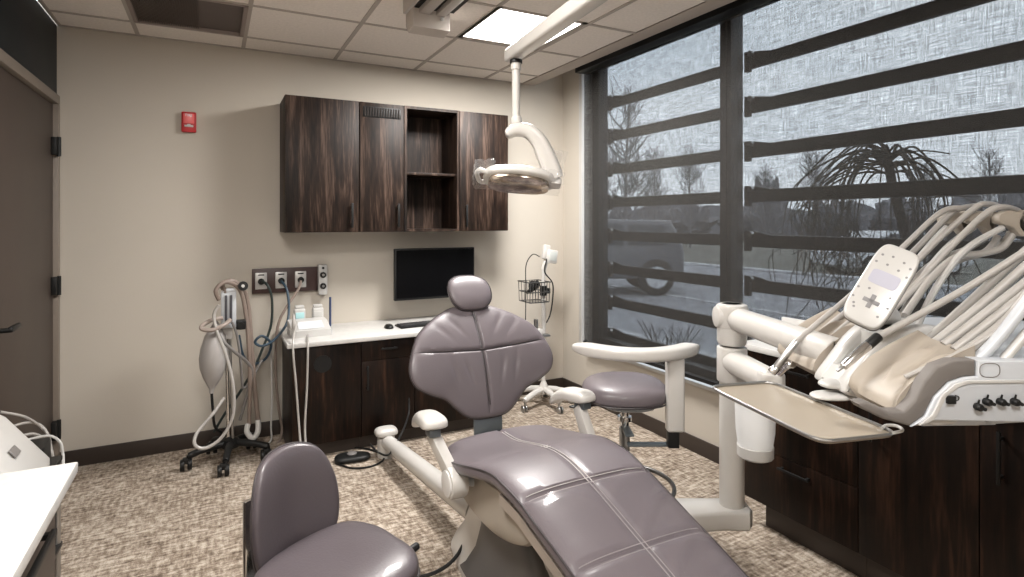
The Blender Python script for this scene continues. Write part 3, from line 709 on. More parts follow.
# backrest
def bw_outline():
    # x, t (t along the back from the hinge up), metres
    half = [(.0, -.012), (.07, -.008), (.12, .012), (.165, .05), (.215, .095), (.29, .125), (.355, .165), (.378, .225), (.362, .30), (.315, .395), (.24, .463), (.16, .513), (.09, .540)]
    pts = half + [(0, .535)] + [(-x, y) for x, y in reversed(half[1:])]
    return smooth2d(pts, 6)
bd = Vector((0, math.sin(R(28)), math.cos(R(28)))); bn = Vector((0, -math.cos(R(28)), math.sin(R(28))))
bo = Vector((0, .06, .585))
def bfn(x, y, h):
    wrap = .30*x*x
    lum = .028*math.sin((y)/.56*PI*1.1-.4)
    return bo + bd*y + bn*(h+wrap+lum) + Vector((x, 0, 0))
def btop(x, y):
    g = -.016*math.exp(-(x/.007)**2) - .013*math.exp(-((y-.298-.04*abs(x))/.007)**2)
    # puckers running out from the middle
    for x0, y0, ax, ay in ((.09, .20, .30, 1), (.16, .20, .25, 1), (.12, .44, .7, 1), (.20, .42, .9, 1)):
        for sd in (-1, 1):
            dx, dy = x-sd*x0, y-y0; L = math.hypot(ax, ay); u = (dx*sd*ax+dy*ay)/L; v = (dx*sd*ay-dy*ax)/L
            g -= .006*math.exp(-(v/.011)**2-(u/.06)**2)
    return g
b = B(); pad(b, bw_outline(), .095, 3.0, 46, bfn, btop, .7, c=(0, .29)); back = obj('backrest', b, LEATHER, CH)
b = B(); ol = bw_outline(); sweep(b, [bfn(x*1.0, y, .0) for x, y in ol+[ol[0]]], .0045, 6, cap=False); obj('welt', b, WELT, back)
b = B()
sweep(b, [bfn(0, y/100, .0475-.013) for y in range(4, 51)], .0035, 6)
for sd in (-1, 1): sweep(b, [bfn(sd*x/100, .298+.0004*x, .0475*max(0, 1-(x/37)**3)**.33-.010) for x in range(0, 36)], .0033, 6)
obj('seam', b, WELT, back)
b = B(); prism(b, [(-.085, -.0), (.085, 0), (.07, .46), (-.07, .46)], -.0+.04, .055, 'y', .004, M4=Matrix.Translation(bo+Vector((0, .01, -.0)))@Matrix.Rotation(R(-28), 4, 'X'))
obj('back_support', b, CREAM, CH)
b = B(); box(b, -.075, .075, .03, .05, .44, .66, .008, M4=Matrix.Rotation(R(-4), 4, 'X')); obj('hinge_plate', b, SLATE, CH)
# headrest
hb = bo+bd*.602+bn*.03
def hfn(x, y, h):
    return hb + (bd*math.cos(R(-8))+bn*math.sin(R(-8)))*y + bn*(h+1.2*x*x) + Vector((x, 0, 0))
ho = smooth2d([(.0, -.085), (.055, -.08), (.092, -.045), (.103, .01), (.09, .06), (.05, .09), (0, .097), (-.05, .09), (-.09, .06), (-.103, .01), (-.092, -.045), (-.055, -.08)], 5)
ho = [(x*1.13, y*1.10) for x, y in ho]
b = B(); pad(b, ho, .09, 2.6, 18, hfn); hr = obj('headrest', b, LEATHER, CH)
b = B(); sweep(b, [hfn(x, y, .012) for x, y in ho+[ho[0]]], .004, 6, cap=False); obj('welt', b, WELT, hr)
b = B(); box(b, -.03, .03, .045, .07, .40, .62, .008, M4=Matrix.Translation(bo)@Matrix.Rotation(R(-28), 4, 'X')); obj('headrest_stem', b, SLATE, CH)
# armrests: a pad, a sloping arm and a round pivot
for sd, nm in ((-1, 'l'), (1, 'r')):
    px = sd*.350
    top0 = Vector((px+sd*.015, -.11, .67)); piv = Vector((px+(.035 if sd < 0 else 0), -.29, .47))
    b = B(); M4 = Matrix.Translation(top0)@Matrix.Rotation(R(6 if sd > 0 else -4), 4, 'Z')@Matrix.Rotation(R(-6), 4, 'X')
    ol = smooth2d([(-.042, -.125), (.042, -.125), (.054, -.05), (.047, .06), (.034, .15), (-.034, .15), (-.047, .06), (-.054, -.05)], 5)
    pad(b, ol, .075, 2.8, 12, lambda x, y, h: Vector((x, y, h-1.1*max(0, y)**2*2)), M4=M4); ap = obj('armrest_pad', b, WHITEM, CH)
    b = B(); box(b, -.024, .024, -.10, -.03, -.05, -.02, .004, M4=M4); obj('armrest_joint', b, SLATE, ap)
    b = B(); a0 = top0+Vector((0, -.055, -.045)); d = (piv-a0)
    zv = -d.normalized(); yv = zv.cross(Vector((1, 0, 0))).normalized()
    xv = yv.cross(zv); M5 = Matrix(((xv.x, yv.x, zv.x, a0.x), (xv.y, yv.y, zv.y, a0.y), (xv.z, yv.z, zv.z, a0.z), (0, 0, 0, 1)))
    prism(b, [(-.030, .01), (.030, .01), (.036, -d.length), (-.036, -d.length)], -.022, .022, 'x', .008, M4=M5)
    cyl(b, piv+Vector((-.036, 0, 0)), piv+Vector((.036, 0, 0)), .062, n=32, bev=.01); obj('armrest_arm', b, WHITEM, CH)
    b = B(); cyl(b, piv+Vector((sd*.034, 0, 0)), piv+Vector((sd*.042, 0, 0)), .051, n=32, bev=.003); obj('pivot_cap', b, M('cap_grey', (.66, .65, .64), .3), CH)
    b = B(); cyl(b, piv+Vector((-sd*.03, .0, .0)), (sd*.22, -.30, .455), .02, n=14); obj('pivot_shaft', b, PALEB, CH)
# rear outrigger: tube ending in a short upright post with a soft square cap
e = at(386, 447, z=.06)-Vector((1.17, 2.42, 0)); e.z = 0
b = B(); cyl(b, (-.10, .0, .17), (e.x, e.y, .10), .052, .045, n=24); obj('outrigger_tube', b, WHITEM, CH)
b = B(); cyl(b, (e.x, e.y, .0), (e.x, e.y, .13), .055, .055, n=28, bev=.008); obj('outrigger_post', b, WHITEM, CH)
b = B(); pad(b, superell(.072, .058, 3.2, 40), .07, 2.8, 10, M4=Matrix.Translation((e.x, e.y, .155))); obj('post_cap', b, WHITEM, CH)
# cord from desk to the outrigger, power strip on floor
b = B(); tube(b, [at(u, v, y=y) for u, v, y in ((409, 398, 3.70), (409, 412, 3.66), (404, 428, 3.55), (396, 444, 3.45), (388, 455, 3.40), (378, 452, 3.40), (370, 444, 3.5))], .006, 8)
tag(obj('power_cord', b, BLACK), 'black cord looping down behind chair to its floor post', 'cord')
c = at(352, 457, z=.02); t = thing('foot_pedal', 'black low foot pedal on the carpet before the desk', 'foot pedal', (c.x, c.y, 0), R(-10))
b = B(); pad(b, smooth2d([(-.10, -.05), (-.02, -.065), (.09, -.05), (.11, .02), (.03, .06), (-.09, .05)], 5), .045, 3, 8, M4=Matrix.Translation((0, 0, .018))); obj('plate', b, BLACK, t)
b = B(); lathe(b, [(.028, .035), (.03, .045), (.02, .052)]); obj('button', b, HOSED, t)
b = B(); tube(b, [at(u, v, z=.008) for u, v in ((318, 452), (335, 445), (352, 447), (372, 450), (384, 458), (372, 466), (352, 468), (336, 463))], .006, 8); tag(obj('pedal_cord', b, BLACK), 'black cord curled on the carpet around the pedal', 'cord')
b = B(); tube(b, [at(u, v, z=.010) for u, v in ((309, 450), (330, 446), (350, 441), (368, 438))], .007, 8); tag(obj('floor_cord', b, HOSE), 'pale straight cord on the carpet along desk base', 'cord')

# ================================================================ DOCTOR STOOL (front left)
ST = wd(-.455, 1.50)
t = thing('operator_stool', 'dark mauve operator stool with curved backrest in foreground', 'stool', (ST.x, ST.y, 0), R(30.6))
ol = smooth2d([(-.19, -.06), (-.16, -.16), (-.08, -.215), (.08, -.215), (.16, -.16), (.19, -.06), (.205, .06), (.16, .16), (0, .19), (-.16, .16), (-.205, .06)], 6)
ol = [(x*.895, y*.91) for x, y in ol]
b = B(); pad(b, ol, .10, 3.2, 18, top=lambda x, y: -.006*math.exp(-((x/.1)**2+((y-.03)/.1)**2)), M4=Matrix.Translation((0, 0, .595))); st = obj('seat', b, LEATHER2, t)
b = B(); sweep(b, [Vector((x*1.0, y*1.0, .582)) for x, y in ol+[ol[0]]], .004, 6, cap=False); obj('welt', b, WELT, st)
def sfn(x, y, h):   # curved pad behind the seat: x across, y up
    return Vector((x*.74, .205-h-1.2*x*x+.10*y, .720+y))
ob = smooth2d([(-.175, .04), (-.185, -.06), (-.16, -.125), (-.09, -.145), (0, -.13), (.10, -.145), (.16, -.12), (.185, -.05), (.175, .05), (.12, .13), (0, .155), (-.12, .13)], 6)
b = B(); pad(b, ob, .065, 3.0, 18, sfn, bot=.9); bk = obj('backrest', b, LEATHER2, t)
b = B(); sweep(b, [sfn(x, y, -.006) for x, y in ob+[ob[0]]], .0035, 6, cap=False); obj('welt', b, WELT, bk)
b = B(); box(b, -.10, -.055, .250, .268, .50, .75, .008); box(b, -.10, .05, .08, .268, .485, .502, .006); obj('back_bracket', b, CHROME, t)
b = B(); cyl(b, (0, 0, .52), (0, 0, .565), .12, .14, n=30); obj('mechanism', b, BLACK, t)
b = B(); box(b, .08, .27, -.01, .01, .505, .517, .004); cyl(b, (.25, 0, .511), (.31, 0, .511), .012, n=12, bev=.003); obj('lever', b, BLACK, t)
b = B(); cyl(b, (0, 0, .30), (0, 0, .53), .018, n=18); obj('gas_piston', b, CHROME, t); b = B(); cyl(b, (0, 0, .09), (0, 0, .31), .027, n=18); obj('column', b, BLACK, t)
for i in range(5):
    a = R(20+72*i); dx, dy = math.cos(a), math.sin(a); L = .25
    b = B(); tube(b, [(0, 0, .10), (dx*L*.6, dy*L*.6, .085), (dx*L, dy*L, .065)], [.024]*8+[.02]*8+[.016], 10); lg = obj('leg', b, STEEL, t)
    b = B(); [cyl(b, (dx*L+s*.006, dy*L, .026), (dx*L+s*.02, dy*L, .026), .026, n=20, bev=.004) for s in (-1, 1)]; cyl(b, (dx*L, dy*L, .03), (dx*L, dy*L, .07), .009, n=8); obj('castor', b, BLACK, lg)
b = B(); tube(b, [at(u, v, z=z) for u, v, z in ((395, 577, .02), (420, 577, .02), (440, 570, .03), (455, 558, .06), (466, 540, .10))], .008, 8); tag(obj('chair_cable', b, BLACK), 'black cable on the carpet between stool and chair base', 'cord')

# ================================================================ ASSISTANT STOOL (right, with arm support)
t = thing('assistant_stool', 'mauve assistant stool with curved white arm support by window', 'stool', (1.785, 2.235, 0), R(-27.5))
ol = superell(.205, .20, 2.5, 56)
b = B(); pad(b, ol, .145, 2.8, 18, M4=Matrix.Translation((0, 0, .675))); st = obj('seat', b, LEATHER, t)
b = B(); sweep(b, [Vector((x, y, .655)) for x, y in ol+[ol[0]]], .004, 6, cap=False); obj('welt', b, WELT, st)
b = B(); pad(b, superell(.13, .12, 2.4, 40), .05, 2.4, 8, M4=Matrix.Translation((0.02, 0, .615))); obj('seat_pan', b, PALEB, t)
b = B(); cyl(b, (0, 0, .50), (0, 0, .61), .022, n=18); cyl(b, (0, 0, .535), (0, 0, .555), .035, n=20); obj('gas_piston', b, CHROME, t)
b = B(); cyl(b, (0, 0, .08), (0, 0, .50), .026, n=20); obj('column', b, STEEL, t)
b = B(); tube(b, [(-.02, .03, .60), (-.12, .05, .595), (-.2, .07, .58)], .009, 8); pad(b, superell(.04, .018, 2.4, 24), .018, 2.4, 6, M4=Matrix.Translation((-.225, .075, .575))); obj('lever', b, BLACK, t)
rp_ = [Vector((.235*math.cos(2*PI*i/48), .235*math.sin(2*PI*i/48), .22)) for i in range(49)]
b = B(); sweep(b, rp_, .011, 10, cap=False)
for i in range(4):
    a = R(45+90*i); tube(b, [(.02*math.cos(a), .02*math.sin(a), .22), (.235*math.cos(a), .235*math.sin(a), .22)], .007, 8, smooth=False)
obj('foot_ring', b, M('ring_dark', (.11, .105, .10), .3, .6), t)
for i in range(5):
    a = R(54+72*i); dx, dy = math.cos(a), math.sin(a); L = .25
    b = B(); tube(b, [(0, 0, .10), (dx*L*.6, dy*L*.6, .085), (dx*L, dy*L, .065)], [.024]*8+[.02]*8+[.016], 10); lg = obj('leg', b, STEEL, t)
    b = B(); [cyl(b, (dx*L+s*.006, dy*L, .026), (dx*L+s*.02, dy*L, .026), .026, n=20, bev=.004) for s in (-1, 1)]; cyl(b, (dx*L, dy*L, .03), (dx*L, dy*L, .07), .009, n=8); obj('castor', b, BLACK, lg)
b = B(); box(b, -.01, .215, -.135, -.095, .455, .467, .004)
box(b, -.02, .02, -.13, .02, .50, .512, .003)
obj('bracket_bar', b, SLATE, t)
b = B(); box(b, .17, .222, -.165, -.125, .46, .60, .004); obj('upright', b, BLACK, t)
b = B(); box(b, .165, .245, -.175, -.115, .535, .88, .012, 3); obj('sleeve', b, WHITEM, t)
# arc: rounded bar bowed towards the camera
arc = []
for i in range(31):
    x = -.29+.575*i/30; arc.append(Vector((x+.045, -.19+.05-.17*(1-((x)/.29)**2)+.10, .903)))
tb = bmesh.new(); rr = []
for i, p in enumerate(arc):
    k = min(1, min(i, 30-i)/3.0); k = .55+.45*math.sin(k*PI/2)
    d = (arc[min(i+1, 30)]-arc[max(i-1, 0)]).normalized(); nn = Vector((-d.y, d.x, 0))
    rr.append([tb.verts.new(p+nn*a*.046*k+Vector((0, 0, c*.030*k))) for a, c in superell(1, 1, 3, 24)])
for i in range(30):
    for k in range(24): tb.faces.new((rr[i][k], rr[i][(k+1) % 24], rr[i+1][(k+1) % 24], rr[i+1][k]))
tb.faces.new(rr[0][::-1]); tb.faces.new(rr[-1]); bmesh.ops.recalc_face_normals(tb, faces=tb.faces[:]); b = B(); merge(b, tb)
obj('arm_support', b, WHITEM, t)

# ================================================================ DELIVERY UNIT
DU = wd(.921, 2.40)
du = thing('delivery_unit', 'white dental delivery unit with hoses and tray on right', 'dental unit', (DU.x, DU.y, 0), -YAW)
def L(r, d, z): return Vector((r-.921, d-2.40, z))
b = B(); cyl(b, (0, 0, .26), (0, 0, .86), .050, n=32); obj('column', b, WHITEM, du)
b = B(); cyl(b, (0, 0, .84), (0, 0, .985), .060, n=32, bev=.006); cyl(b, (0, 0, .99), (0, 0, 1.165), .060, .058, n=32, bev=.018); obj('column_head', b, WHITEM, du)
b = B(); prism(b, [(-.075, .06), (-.75, .06), (-.75, -.16), (-.05, -.07), (.045, -.075), (.07, -.04), (.07, .04), (.04, .065)], .245, .325, 'z', .014, 3); obj('base_arm', b, WHITEM, du)
b = B(); cyl(b, (.0, .03, 1.105), L(1.0, 1.75, 1.10), .048, .05, n=28, bev=.008); cyl(b, (.0, .0, 1.06), (.0, .0, 1.165), .066, n=28, bev=.02)
cyl(b, (-.07, 0, 1.11), (.02, 0, 1.11), .045, n=28, bev=.008); obj('flex_arm', b, WHITEM, du)
b = B(); cyl(b, (0, 0, .925), L(.90, 1.98, .955), .05, .042, n=24, bev=.012); cyl(b, L(.90, 1.99, .93), L(.90, 1.99, .985), .045, n=24, bev=.01); obj('holder_arm', b, WHITEM, du)
b = B(); tube(b, [L(.91, 1.96, .985), L(.925, 1.93, 1.02), L(.93, 1.90, 1.035)], [.012]*8+[.014]*8+[.009], 10)
obj('suction_tip', b, CHROME, du)
b = B(); lathe(b, [(.050, 0), (.060, .006), (.062, .05), (.062, .055), (.068, .10), (.072, .22)], L(.90, 2.12, .638), n=36); cup = obj('cuspidor_cup', b, FROST, du)
b = B(); lathe(b, [(.050, -.002), (.0605, .004), (.064, .008), (.0645, .044), (.061, .048)], L(.90, 2.12, .636), n=36); obj('cup_base', b, WHITE, cup)
b = B(); lathe(b, [(.074, 0), (.076, .01), (.074, .02)], L(.90, 2.12, .845), n=36); box(b, *(L(.87, 2.10, .865).x, L(.93, 2.10, .865).x), *(L(.9, 2.09, 0).y, L(.9, 2.15, 0).y), .86, .90, .004); obj('cup_collar', b, WHITE, cup)
# head: profile in (r, z), run along d
def rprism(poly, d0, d1, bev=.01, seg=3, bm=None):
    b = bm or B(); prism(b, [(r-.921, z) for r, z in poly], d0-2.40, d1-2.40, 'y', bev, seg); return b
lip = [(.945, 1.030), (.935, 1.05), (.945, 1.075), (.985, 1.125), (1.03, 1.175), (1.065, 1.187), (1.11, 1.187)]
core = [(1.125, 1.03), (1.125, 1.165), (1.16, 1.178), (1.70, 1.178), (1.70, 1.06), (1.30, 1.04)]
b = rprism(core, 1.345, 1.985, .010); rprism([(.975, 1.022), (.975, 1.045), (1.15, 1.05), (1.15, 1.025)], 1.36, 1.98, .004, bm=b); obj('head_body', b, PALEB, du)
# bays: concave cream trays with finger ridges
def bay(name, d0, d1, rid, lean=0):
    NU, NV = 40, 40; tb = bmesh.new(); G = []
    for i in range(NU+1):
        s = i/NU; row = []
        # profile from the rolled lip up to the back
        for j in range(NV+1):
            v = j/NV; d = d0+(d1-d0)*v
            r = .932+.19*s**1.1; z = 1.045+.150*(s**.62)
            edge = min(v, 1-v)*(d1-d0); rise = .022*math.exp(-(edge/.022)**2)
            dish = -.014*math.sin(PI*min(1, s*1.05))*(1-math.exp(-(edge/.03)**2))
            rg = 0
            for c0 in rid:
                dc = d-(d0+(d1-d0)*c0); u = (s-.55)/.28
                rg += .024*math.exp(-(dc/.010)**2)*math.exp(-u**4)
            nx, nz = -.62, .78
            h = rise+dish+rg; row.append(tb.verts.new(L(r+nx*h, d, z+nz*h)))
        G.append(row)
    for i in range(NU):
        for j in range(NV): tb.faces.new((G[i][j], G[i+1][j], G[i+1][j+1], G[i][j+1]))
    # skirt down to the body
    lo = []
    border = [G[0][j] for j in range(NV+1)]+[G[i][NV] for i in range(1, NU+1)]+[G[NU][j] for j in range(NV-1, -1, -1)]+[G[i][0] for i in range(NU-1, 0, -1)]
    for vt in border:
        co = vt.co; lo.append(tb.verts.new(Vector((co.x+(.03 if co.x < .06 else .01), co.y, 1.02))))
    n = len(border)
    for k in range(n): tb.faces.new((border[k], border[(k+1) % n], lo[(k+1) % n], lo[k]))
    bmesh.ops.recalc_face_normals(tb, faces=tb.faces[:]); b = B(); merge(b, tb); return obj(name, b, CREAM, du, ang=60)
bay('handpiece_bay', 1.372, 1.565, (.25, .62)); bay('handpiece_bay', 1.745, 1.985, (.3, .62))
# dark bezel wrapping the near end
DE = 1.335
def er(u, v): return ((u-512)/FOC*DE, CAM_H-(v-HORIZON)/FOC*DE)
bz = [(977, 360.6), (955, 360.6), (938, 366.7), (925.5, 382), (915.8, 401), (905, 412), (890, 412), (868, 402), (858, 404), (862, 409), (885, 420), (911, 427), (925.5, 416.4), (935.2, 397), (949.8, 382.5), (964.3, 377.6), (977, 376.4)]
b = rprism([er(*p) for p in bz], 1.338, 1.374, .006); obj('end_bezel', b, CREAMG, du)
sp = [(911, 427), (925.5, 416.4), (935.2, 397), (949.8, 382.5), (964.3, 377.6), (977, 376.4), (977.5, 360.2), (1120, 362), (1120, 424), (928, 420.5)]
b = rprism([er(*p) for p in sp], 1.333, 1.39, .004); pn = obj('side_panel', b, PALEB, du)
b = rprism([er(*p) for p in ((918, 424.5), (931, 414), (941, 394), (954, 383.5), (966, 380), (1120, 378), (1120, 381), (968, 383), (957, 386.5), (945, 396), (935, 416), (930, 421))], 1.329, 1.336, .001); obj('panel_ledge', b, WHITE, pn)
b = rprism([er(*p) for p in ((924, 418), (930, 425), (940, 428), (957, 426.5), (967, 420))], 1.345, 1.48, .006); obj('under_cover', b, WHITE, du)
ovp = [Vector((er(989+a, 370+c)[0]-.921, 1.3325-2.40, er(989+a, 370+c)[1])) for a, c in superell(10, 7, 2.8, 32)]
b = B(); sweep(b, ovp+[ovp[0]], .0010, 6, cap=False); obj('oval_groove', b, CREAMG, pn)
kr = lambda u: (u-512)/FOC*1.32-.921
kz = lambda v: CAM_H-(v-HORIZON)/FOC*1.32
for u, v in ((981, 408), (990, 403), (1004, 403), (1018, 403)):
    b = B(); y0 = 1.333-2.40; lathe(b, [(.0085, 0), (.0085, .012), (.006, .016)], (kr(u), y0, kz(v)), (0, -1, 0), 18); cyl(b, (kr(u), y0-.008, kz(v)), (kr(u)+.012, y0-.014, kz(v)-.004), .005, .004, n=10); cyl(b, (kr(u)+.001, y0-.004, kz(v)+.006), (kr(u)+.002, y0-.006, kz(v)+.017), .0025, .0018, n=8)
    obj('control_knob', b, BLACK, pn)
b = B(); box(b, kr(950), kr(958), 1.324-2.40, 1.334-2.40, kz(405), kz(397), .001); tube(b, [(kr(959), -1.068, kz(397)), (kr(962), -1.070, kz(398)), (kr(962), -1.070, kz(401)), (kr(960), -1.069, kz(402))], .0012, 6); obj('rocker_switch', b, BLACK, pn)
# white centre console with a recess
b = B()
cons = [(.925, 1.03), (.915, 1.05), (.95, 1.10), (1.00, 1.165), (1.05, 1.205), (1.10, 1.215), (1.20, 1.205), (1.20, 1.05), (1.0, 1.02)]
cs = smooth2d(cons, 4)
rprism(cs, 1.575, 1.625, .012, bm=b); rprism(cs, 1.69, 1.738, .012, bm=b)
rprism([(.925, 1.03), (.915, 1.05), (.945, 1.09), (.975, 1.09), (.975, 1.03)], 1.61, 1.70, .006, bm=b); rprism([(1.03, 1.10), (1.03, 1.188), (1.10, 1.213), (1.20, 1.204), (1.20, 1.05), (1.05, 1.04)], 1.61, 1.70, .006, bm=b)
obj('console', b, WHITE, du)
b = rprism([(.955, 1.04), (.985, 1.07), (1.05, 1.10), (1.05, 1.04)], 1.62, 1.695, 0); obj('console_recess', b, CREAMG, du)
# touch pad: corners set out square to its own normal
pc = L(1.030, 1.60, 1.328); n_ = Vector((-.42, -.72, .40)).normalized()
upv = Vector((.50, .0, .86)); upv = (upv-n_*upv.dot(n_)).normalized(); wv = upv.cross(n_).normalized()
PM = Matrix((( wv.x, upv.x, n_.x, pc.x), (wv.y, upv.y, n_.y, pc.y), (wv.z, upv.z, n_.z, pc.z), (0, 0, 0, 1)))
b = B(); prism(b, superell(.054, .126, 5, 48), -.014, .010, 'z', .006, 3, PM); tp = obj('touch_pad', b, WHITE, du)
b = B(); prism(b, superell(.0545, .1265, 5, 48), -.018, -.0135, 'z', 0, 2, PM); obj('pad_rim', b, CREAMG, tp)
b = B(); prism(b, superell(.036, .022, 6, 30), .0095, .0108, 'z', 0, 2, PM@Matrix.Translation((0, .018, 0))); obj('display', b, M('lavender_lcd', (.40, .395, .47), .5), tp)
gi = M('icon_grey', (.22, .215, .22), .6); b = B()
box(b, -.021, .021, -.006, .006, .0095, .0108, .001, M4=PM@Matrix.Translation((.0, -.055, 0))); box(b, -.006, .006, -.021, .021, .0095, .0108, .001, M4=PM@Matrix.Translation((.0, -.055, 0)))
for x, y in ((-.035, .085), (-.01, .09), (.02, .085), (.04, .075), (-.04, .06), (-.012, .062), (.018, .058), (.043, .048), (-.045, -.03), (-.02, -.022), (.035, -.025), (-.045, -.06), (.042, -.055), (-.03, -.088), (.032, -.088), (-.035, -.078)):
    prism(b, superell(.0035, .0035, 2, 10), .0095, .0106, 'z', 0, 2, PM@Matrix.Translation((x, y, 0)))
obj('pad_icons', b, gi, tp)
b = B(); tube(b, [PM@Vector((.02, -.07, -.02)), L(1.09, 1.66, 1.235), L(1.09, 1.66, 1.19)], .03, 14); obj('pad_neck', b, WHITE, du)
b = B(); cyl(b, L(1.09, 1.66, 1.185), L(1.09, 1.66, 1.215), .035, n=20); obj('neck_collar', b, BLACK, du)
# tray on two white discs
b = B(); pad(b, superell(.05, .036, 2.4, 32), .03, 2.4, 8, M4=Matrix.Translation(L(.925, 1.63, 1.045))); pad(b, superell(.06, .036, 2.4, 32), .026, 2.4, 8, M4=Matrix.Translation(L(.905, 1.62, 1.015)))
obj('tray_mount', b, WHITE, du)
TM = Matrix.Translation(L(.765, 1.565, 1.0))@Matrix.Rotation(R(13.5), 4, 'Z')
ol = superell(.112, .228, 9, 56)
b = B(); prism(b, ol, -.006, -.002, 'z', .0015, 1, TM); tb_ = [TM@Vector((x, y, .002)) for x, y in ol+[ol[0]]]; tr_ = obj('instrument_tray', b, TAN, du)
b = B(); sweep(b, tb_, .0042, 8, cap=False); obj('tray_rim', b, STEEL, tr_)
b = B(); tube(b, [TM@Vector(p) for p in ((.10, -.19, .002), (.12, -.185, .006), (.135, -.2, .008), (.125, -.222, .006), (.09, -.224, .003))], .004, 8); obj('tray_hook', b, WHITE, tr_)
# whip arms with curved ends
for k, (r0, d0) in enumerate(((1.475, 1.93), (1.50, 1.85), (1.525, 1.77))):
    a = [L(1.22, d0-.02, 1.15), L(1.30, d0-.01, 1.30), L(1.40, d0, 1.42), L(r0-.01, d0, 1.49)]
    b = B(); 
    tube(b, a, .010, 8)
    wa = obj('whip_arm', b, WHITE, du)
    b = B(); prism(b, [(p[0]-.921, p[1]) for p in smooth2d([(r0+a*.66, 1.507+c*.66) for a, c in ((-.045, .035), (0, .055), (.05, .045), (.075, .055), (.055, .01), (.055, -.02), (.085, -.06), (.05, -.065), (.02, -.03), (-.02, -.015), (-.05, 0))], 4)], d0-2.40-.017, d0-2.40+.017, 'y', .006, 2)
    obj('whip_end', b, CREAM, wa)
for k in range(3):
    d0 = 1.37+.08*k
    b = B(); tube(b, [L(1.16, d0, 1.16), L(1.32, d0, 1.34), L(1.52, d0, 1.52), L(1.66, d0+.01, 1.63)], .011, 10); wa = obj('whip_arm', b, WHITE, du)
    b = B(); prism(b, [(p[0]-.921, p[1]) for p in smooth2d([(1.64, 1.635), (1.69, 1.665), (1.75, 1.655), (1.76, 1.61), (1.78, 1.55), (1.72, 1.56), (1.65, 1.60)], 4)], d0-2.40-.017, d0-2.40+.017, 'y', .006, 2)
    obj('whip_end', b, CREAM, wa)
# handpieces and their hoses; pixel pairs give the sight line, d the distance ahead
def Lp(u, v, d): return L((u-512)/FOC*d, d, CAM_H-(v-HORIZON)/FOC*d)
far_h = [
 [(800, 348, 1.93), (830, 325, 1.92), (870, 292, 1.91), (915, 250, 1.90), (950, 214, 1.88), (963, 208, 1.87), (975, 206, 1.9)],
 [(815, 350, 1.88), (850, 322, 1.87), (895, 283, 1.86), (940, 238, 1.85), (975, 208, 1.82), (988, 204, 1.82), (1000, 207, 1.85)],
 [(838, 350, 1.82), (870, 325, 1.82), (910, 290, 1.81), (950, 248, 1.80), (985, 214, 1.77), (1003, 207, 1.76), (1018, 211, 1.79)],
 [(848, 352, 1.78), (880, 322, 1.79), (925, 280, 1.80), (955, 262, 1.82), (985, 252, 1.84), (1005, 240, 1.84), (1010, 232, 1.84)],
]
for k, pts in enumerate(far_h):
    b = B(); tube(b, [Lp(*p) for p in pts], .0095, 10); hs = obj('hose', b, HOSE, du)
und = [[(985, 238, 1.86), (965, 250, 1.86), (935, 262, 1.88), (905, 290, 1.86), (880, 325, 1.82)],
       [(998, 236, 1.83), (985, 252, 1.83), (955, 262, 1.84), (925, 285, 1.82), (890, 330, 1.78)],
       [(1014, 232, 1.78), (1003, 247, 1.78), (985, 253, 1.78), (955, 258, 1.78), (930, 280, 1.76), (905, 315, 1.72)]]
for pts in und:
    b = B(); tube(b, [Lp(*p) for p in pts], .0105, 10); obj('hose', b, HOSE, du)
near = [[(922, 345, 1.58), (970, 302, 1.55), (1020, 256, 1.52), (1070, 215, 1.50)], [(932, 345, 1.53), (980, 306, 1.51), (1030, 262, 1.49), (1080, 218, 1.47)],
        [(944, 345, 1.48), (985, 314, 1.47), (1035, 275, 1.46), (1085, 232, 1.45)], [(954, 350, 1.44), (998, 316, 1.43), (1040, 283, 1.42), (1090, 245, 1.41)],
        [(950, 362, 1.40), (1000, 326, 1.40), (1030, 292, 1.39), (1060, 245, 1.39)]]
for k, pts in enumerate(near):
    b = B(); tube(b, [Lp(*p) for p in pts], .0115, 10); obj('hose', b, HOSE, du)
b = B(); tube(b, [Lp(*p) for p in ((968, 366, 1.38), (985, 352, 1.38), (1005, 330, 1.38), (1040, 285, 1.38))], .014, 10); obj('support_arm', b, PALEB, du)
b = B(); tube(b, [Lp(*p) for p in ((905, 377, 1.42), (925, 368, 1.41), (955, 355, 1.40), (990, 335, 1.39), (1015, 315, 1.38), (1040, 280, 1.38))], .006, 8); obj('hose', b, HOSE, du)
def lp_cyl(name, a, c, r0, r1, mat, par=du):
    b = B(); cyl(b, Lp(*a), Lp(*c), r0, r1, n=16, bev=min(r0, r1)*.3); return obj(name, b, mat, par)
# three-way syringe lying across the console
sy = lp_cyl('syringe', (843, 367, 1.50), (868, 345, 1.52), .010, .013, CHROME); lp_cyl('syringe_grip', (866, 347, 1.52), (879, 336, 1.53), .013, .013, BLACK, sy); lp_cyl('syringe_tip', (837, 371, 1.495), (844, 366, 1.50), .004, .005, STEEL, sy)
b = B(); tube(b, [Lp(*p) for p in ((878, 337, 1.53), (900, 325, 1.54), (935, 306, 1.54), (980, 280, 1.53), (1050, 235, 1.50))], .0095, 10); obj('hose', b, HOSE, sy)
for a, c in (((808, 345, 1.92), (823, 334, 1.93)), ((820, 350, 1.88), (838, 336, 1.89)), ((833, 350, 1.83), (846, 338, 1.84))):
    lp_cyl('handpiece_tip', a, c, .006, .009, STEEL)
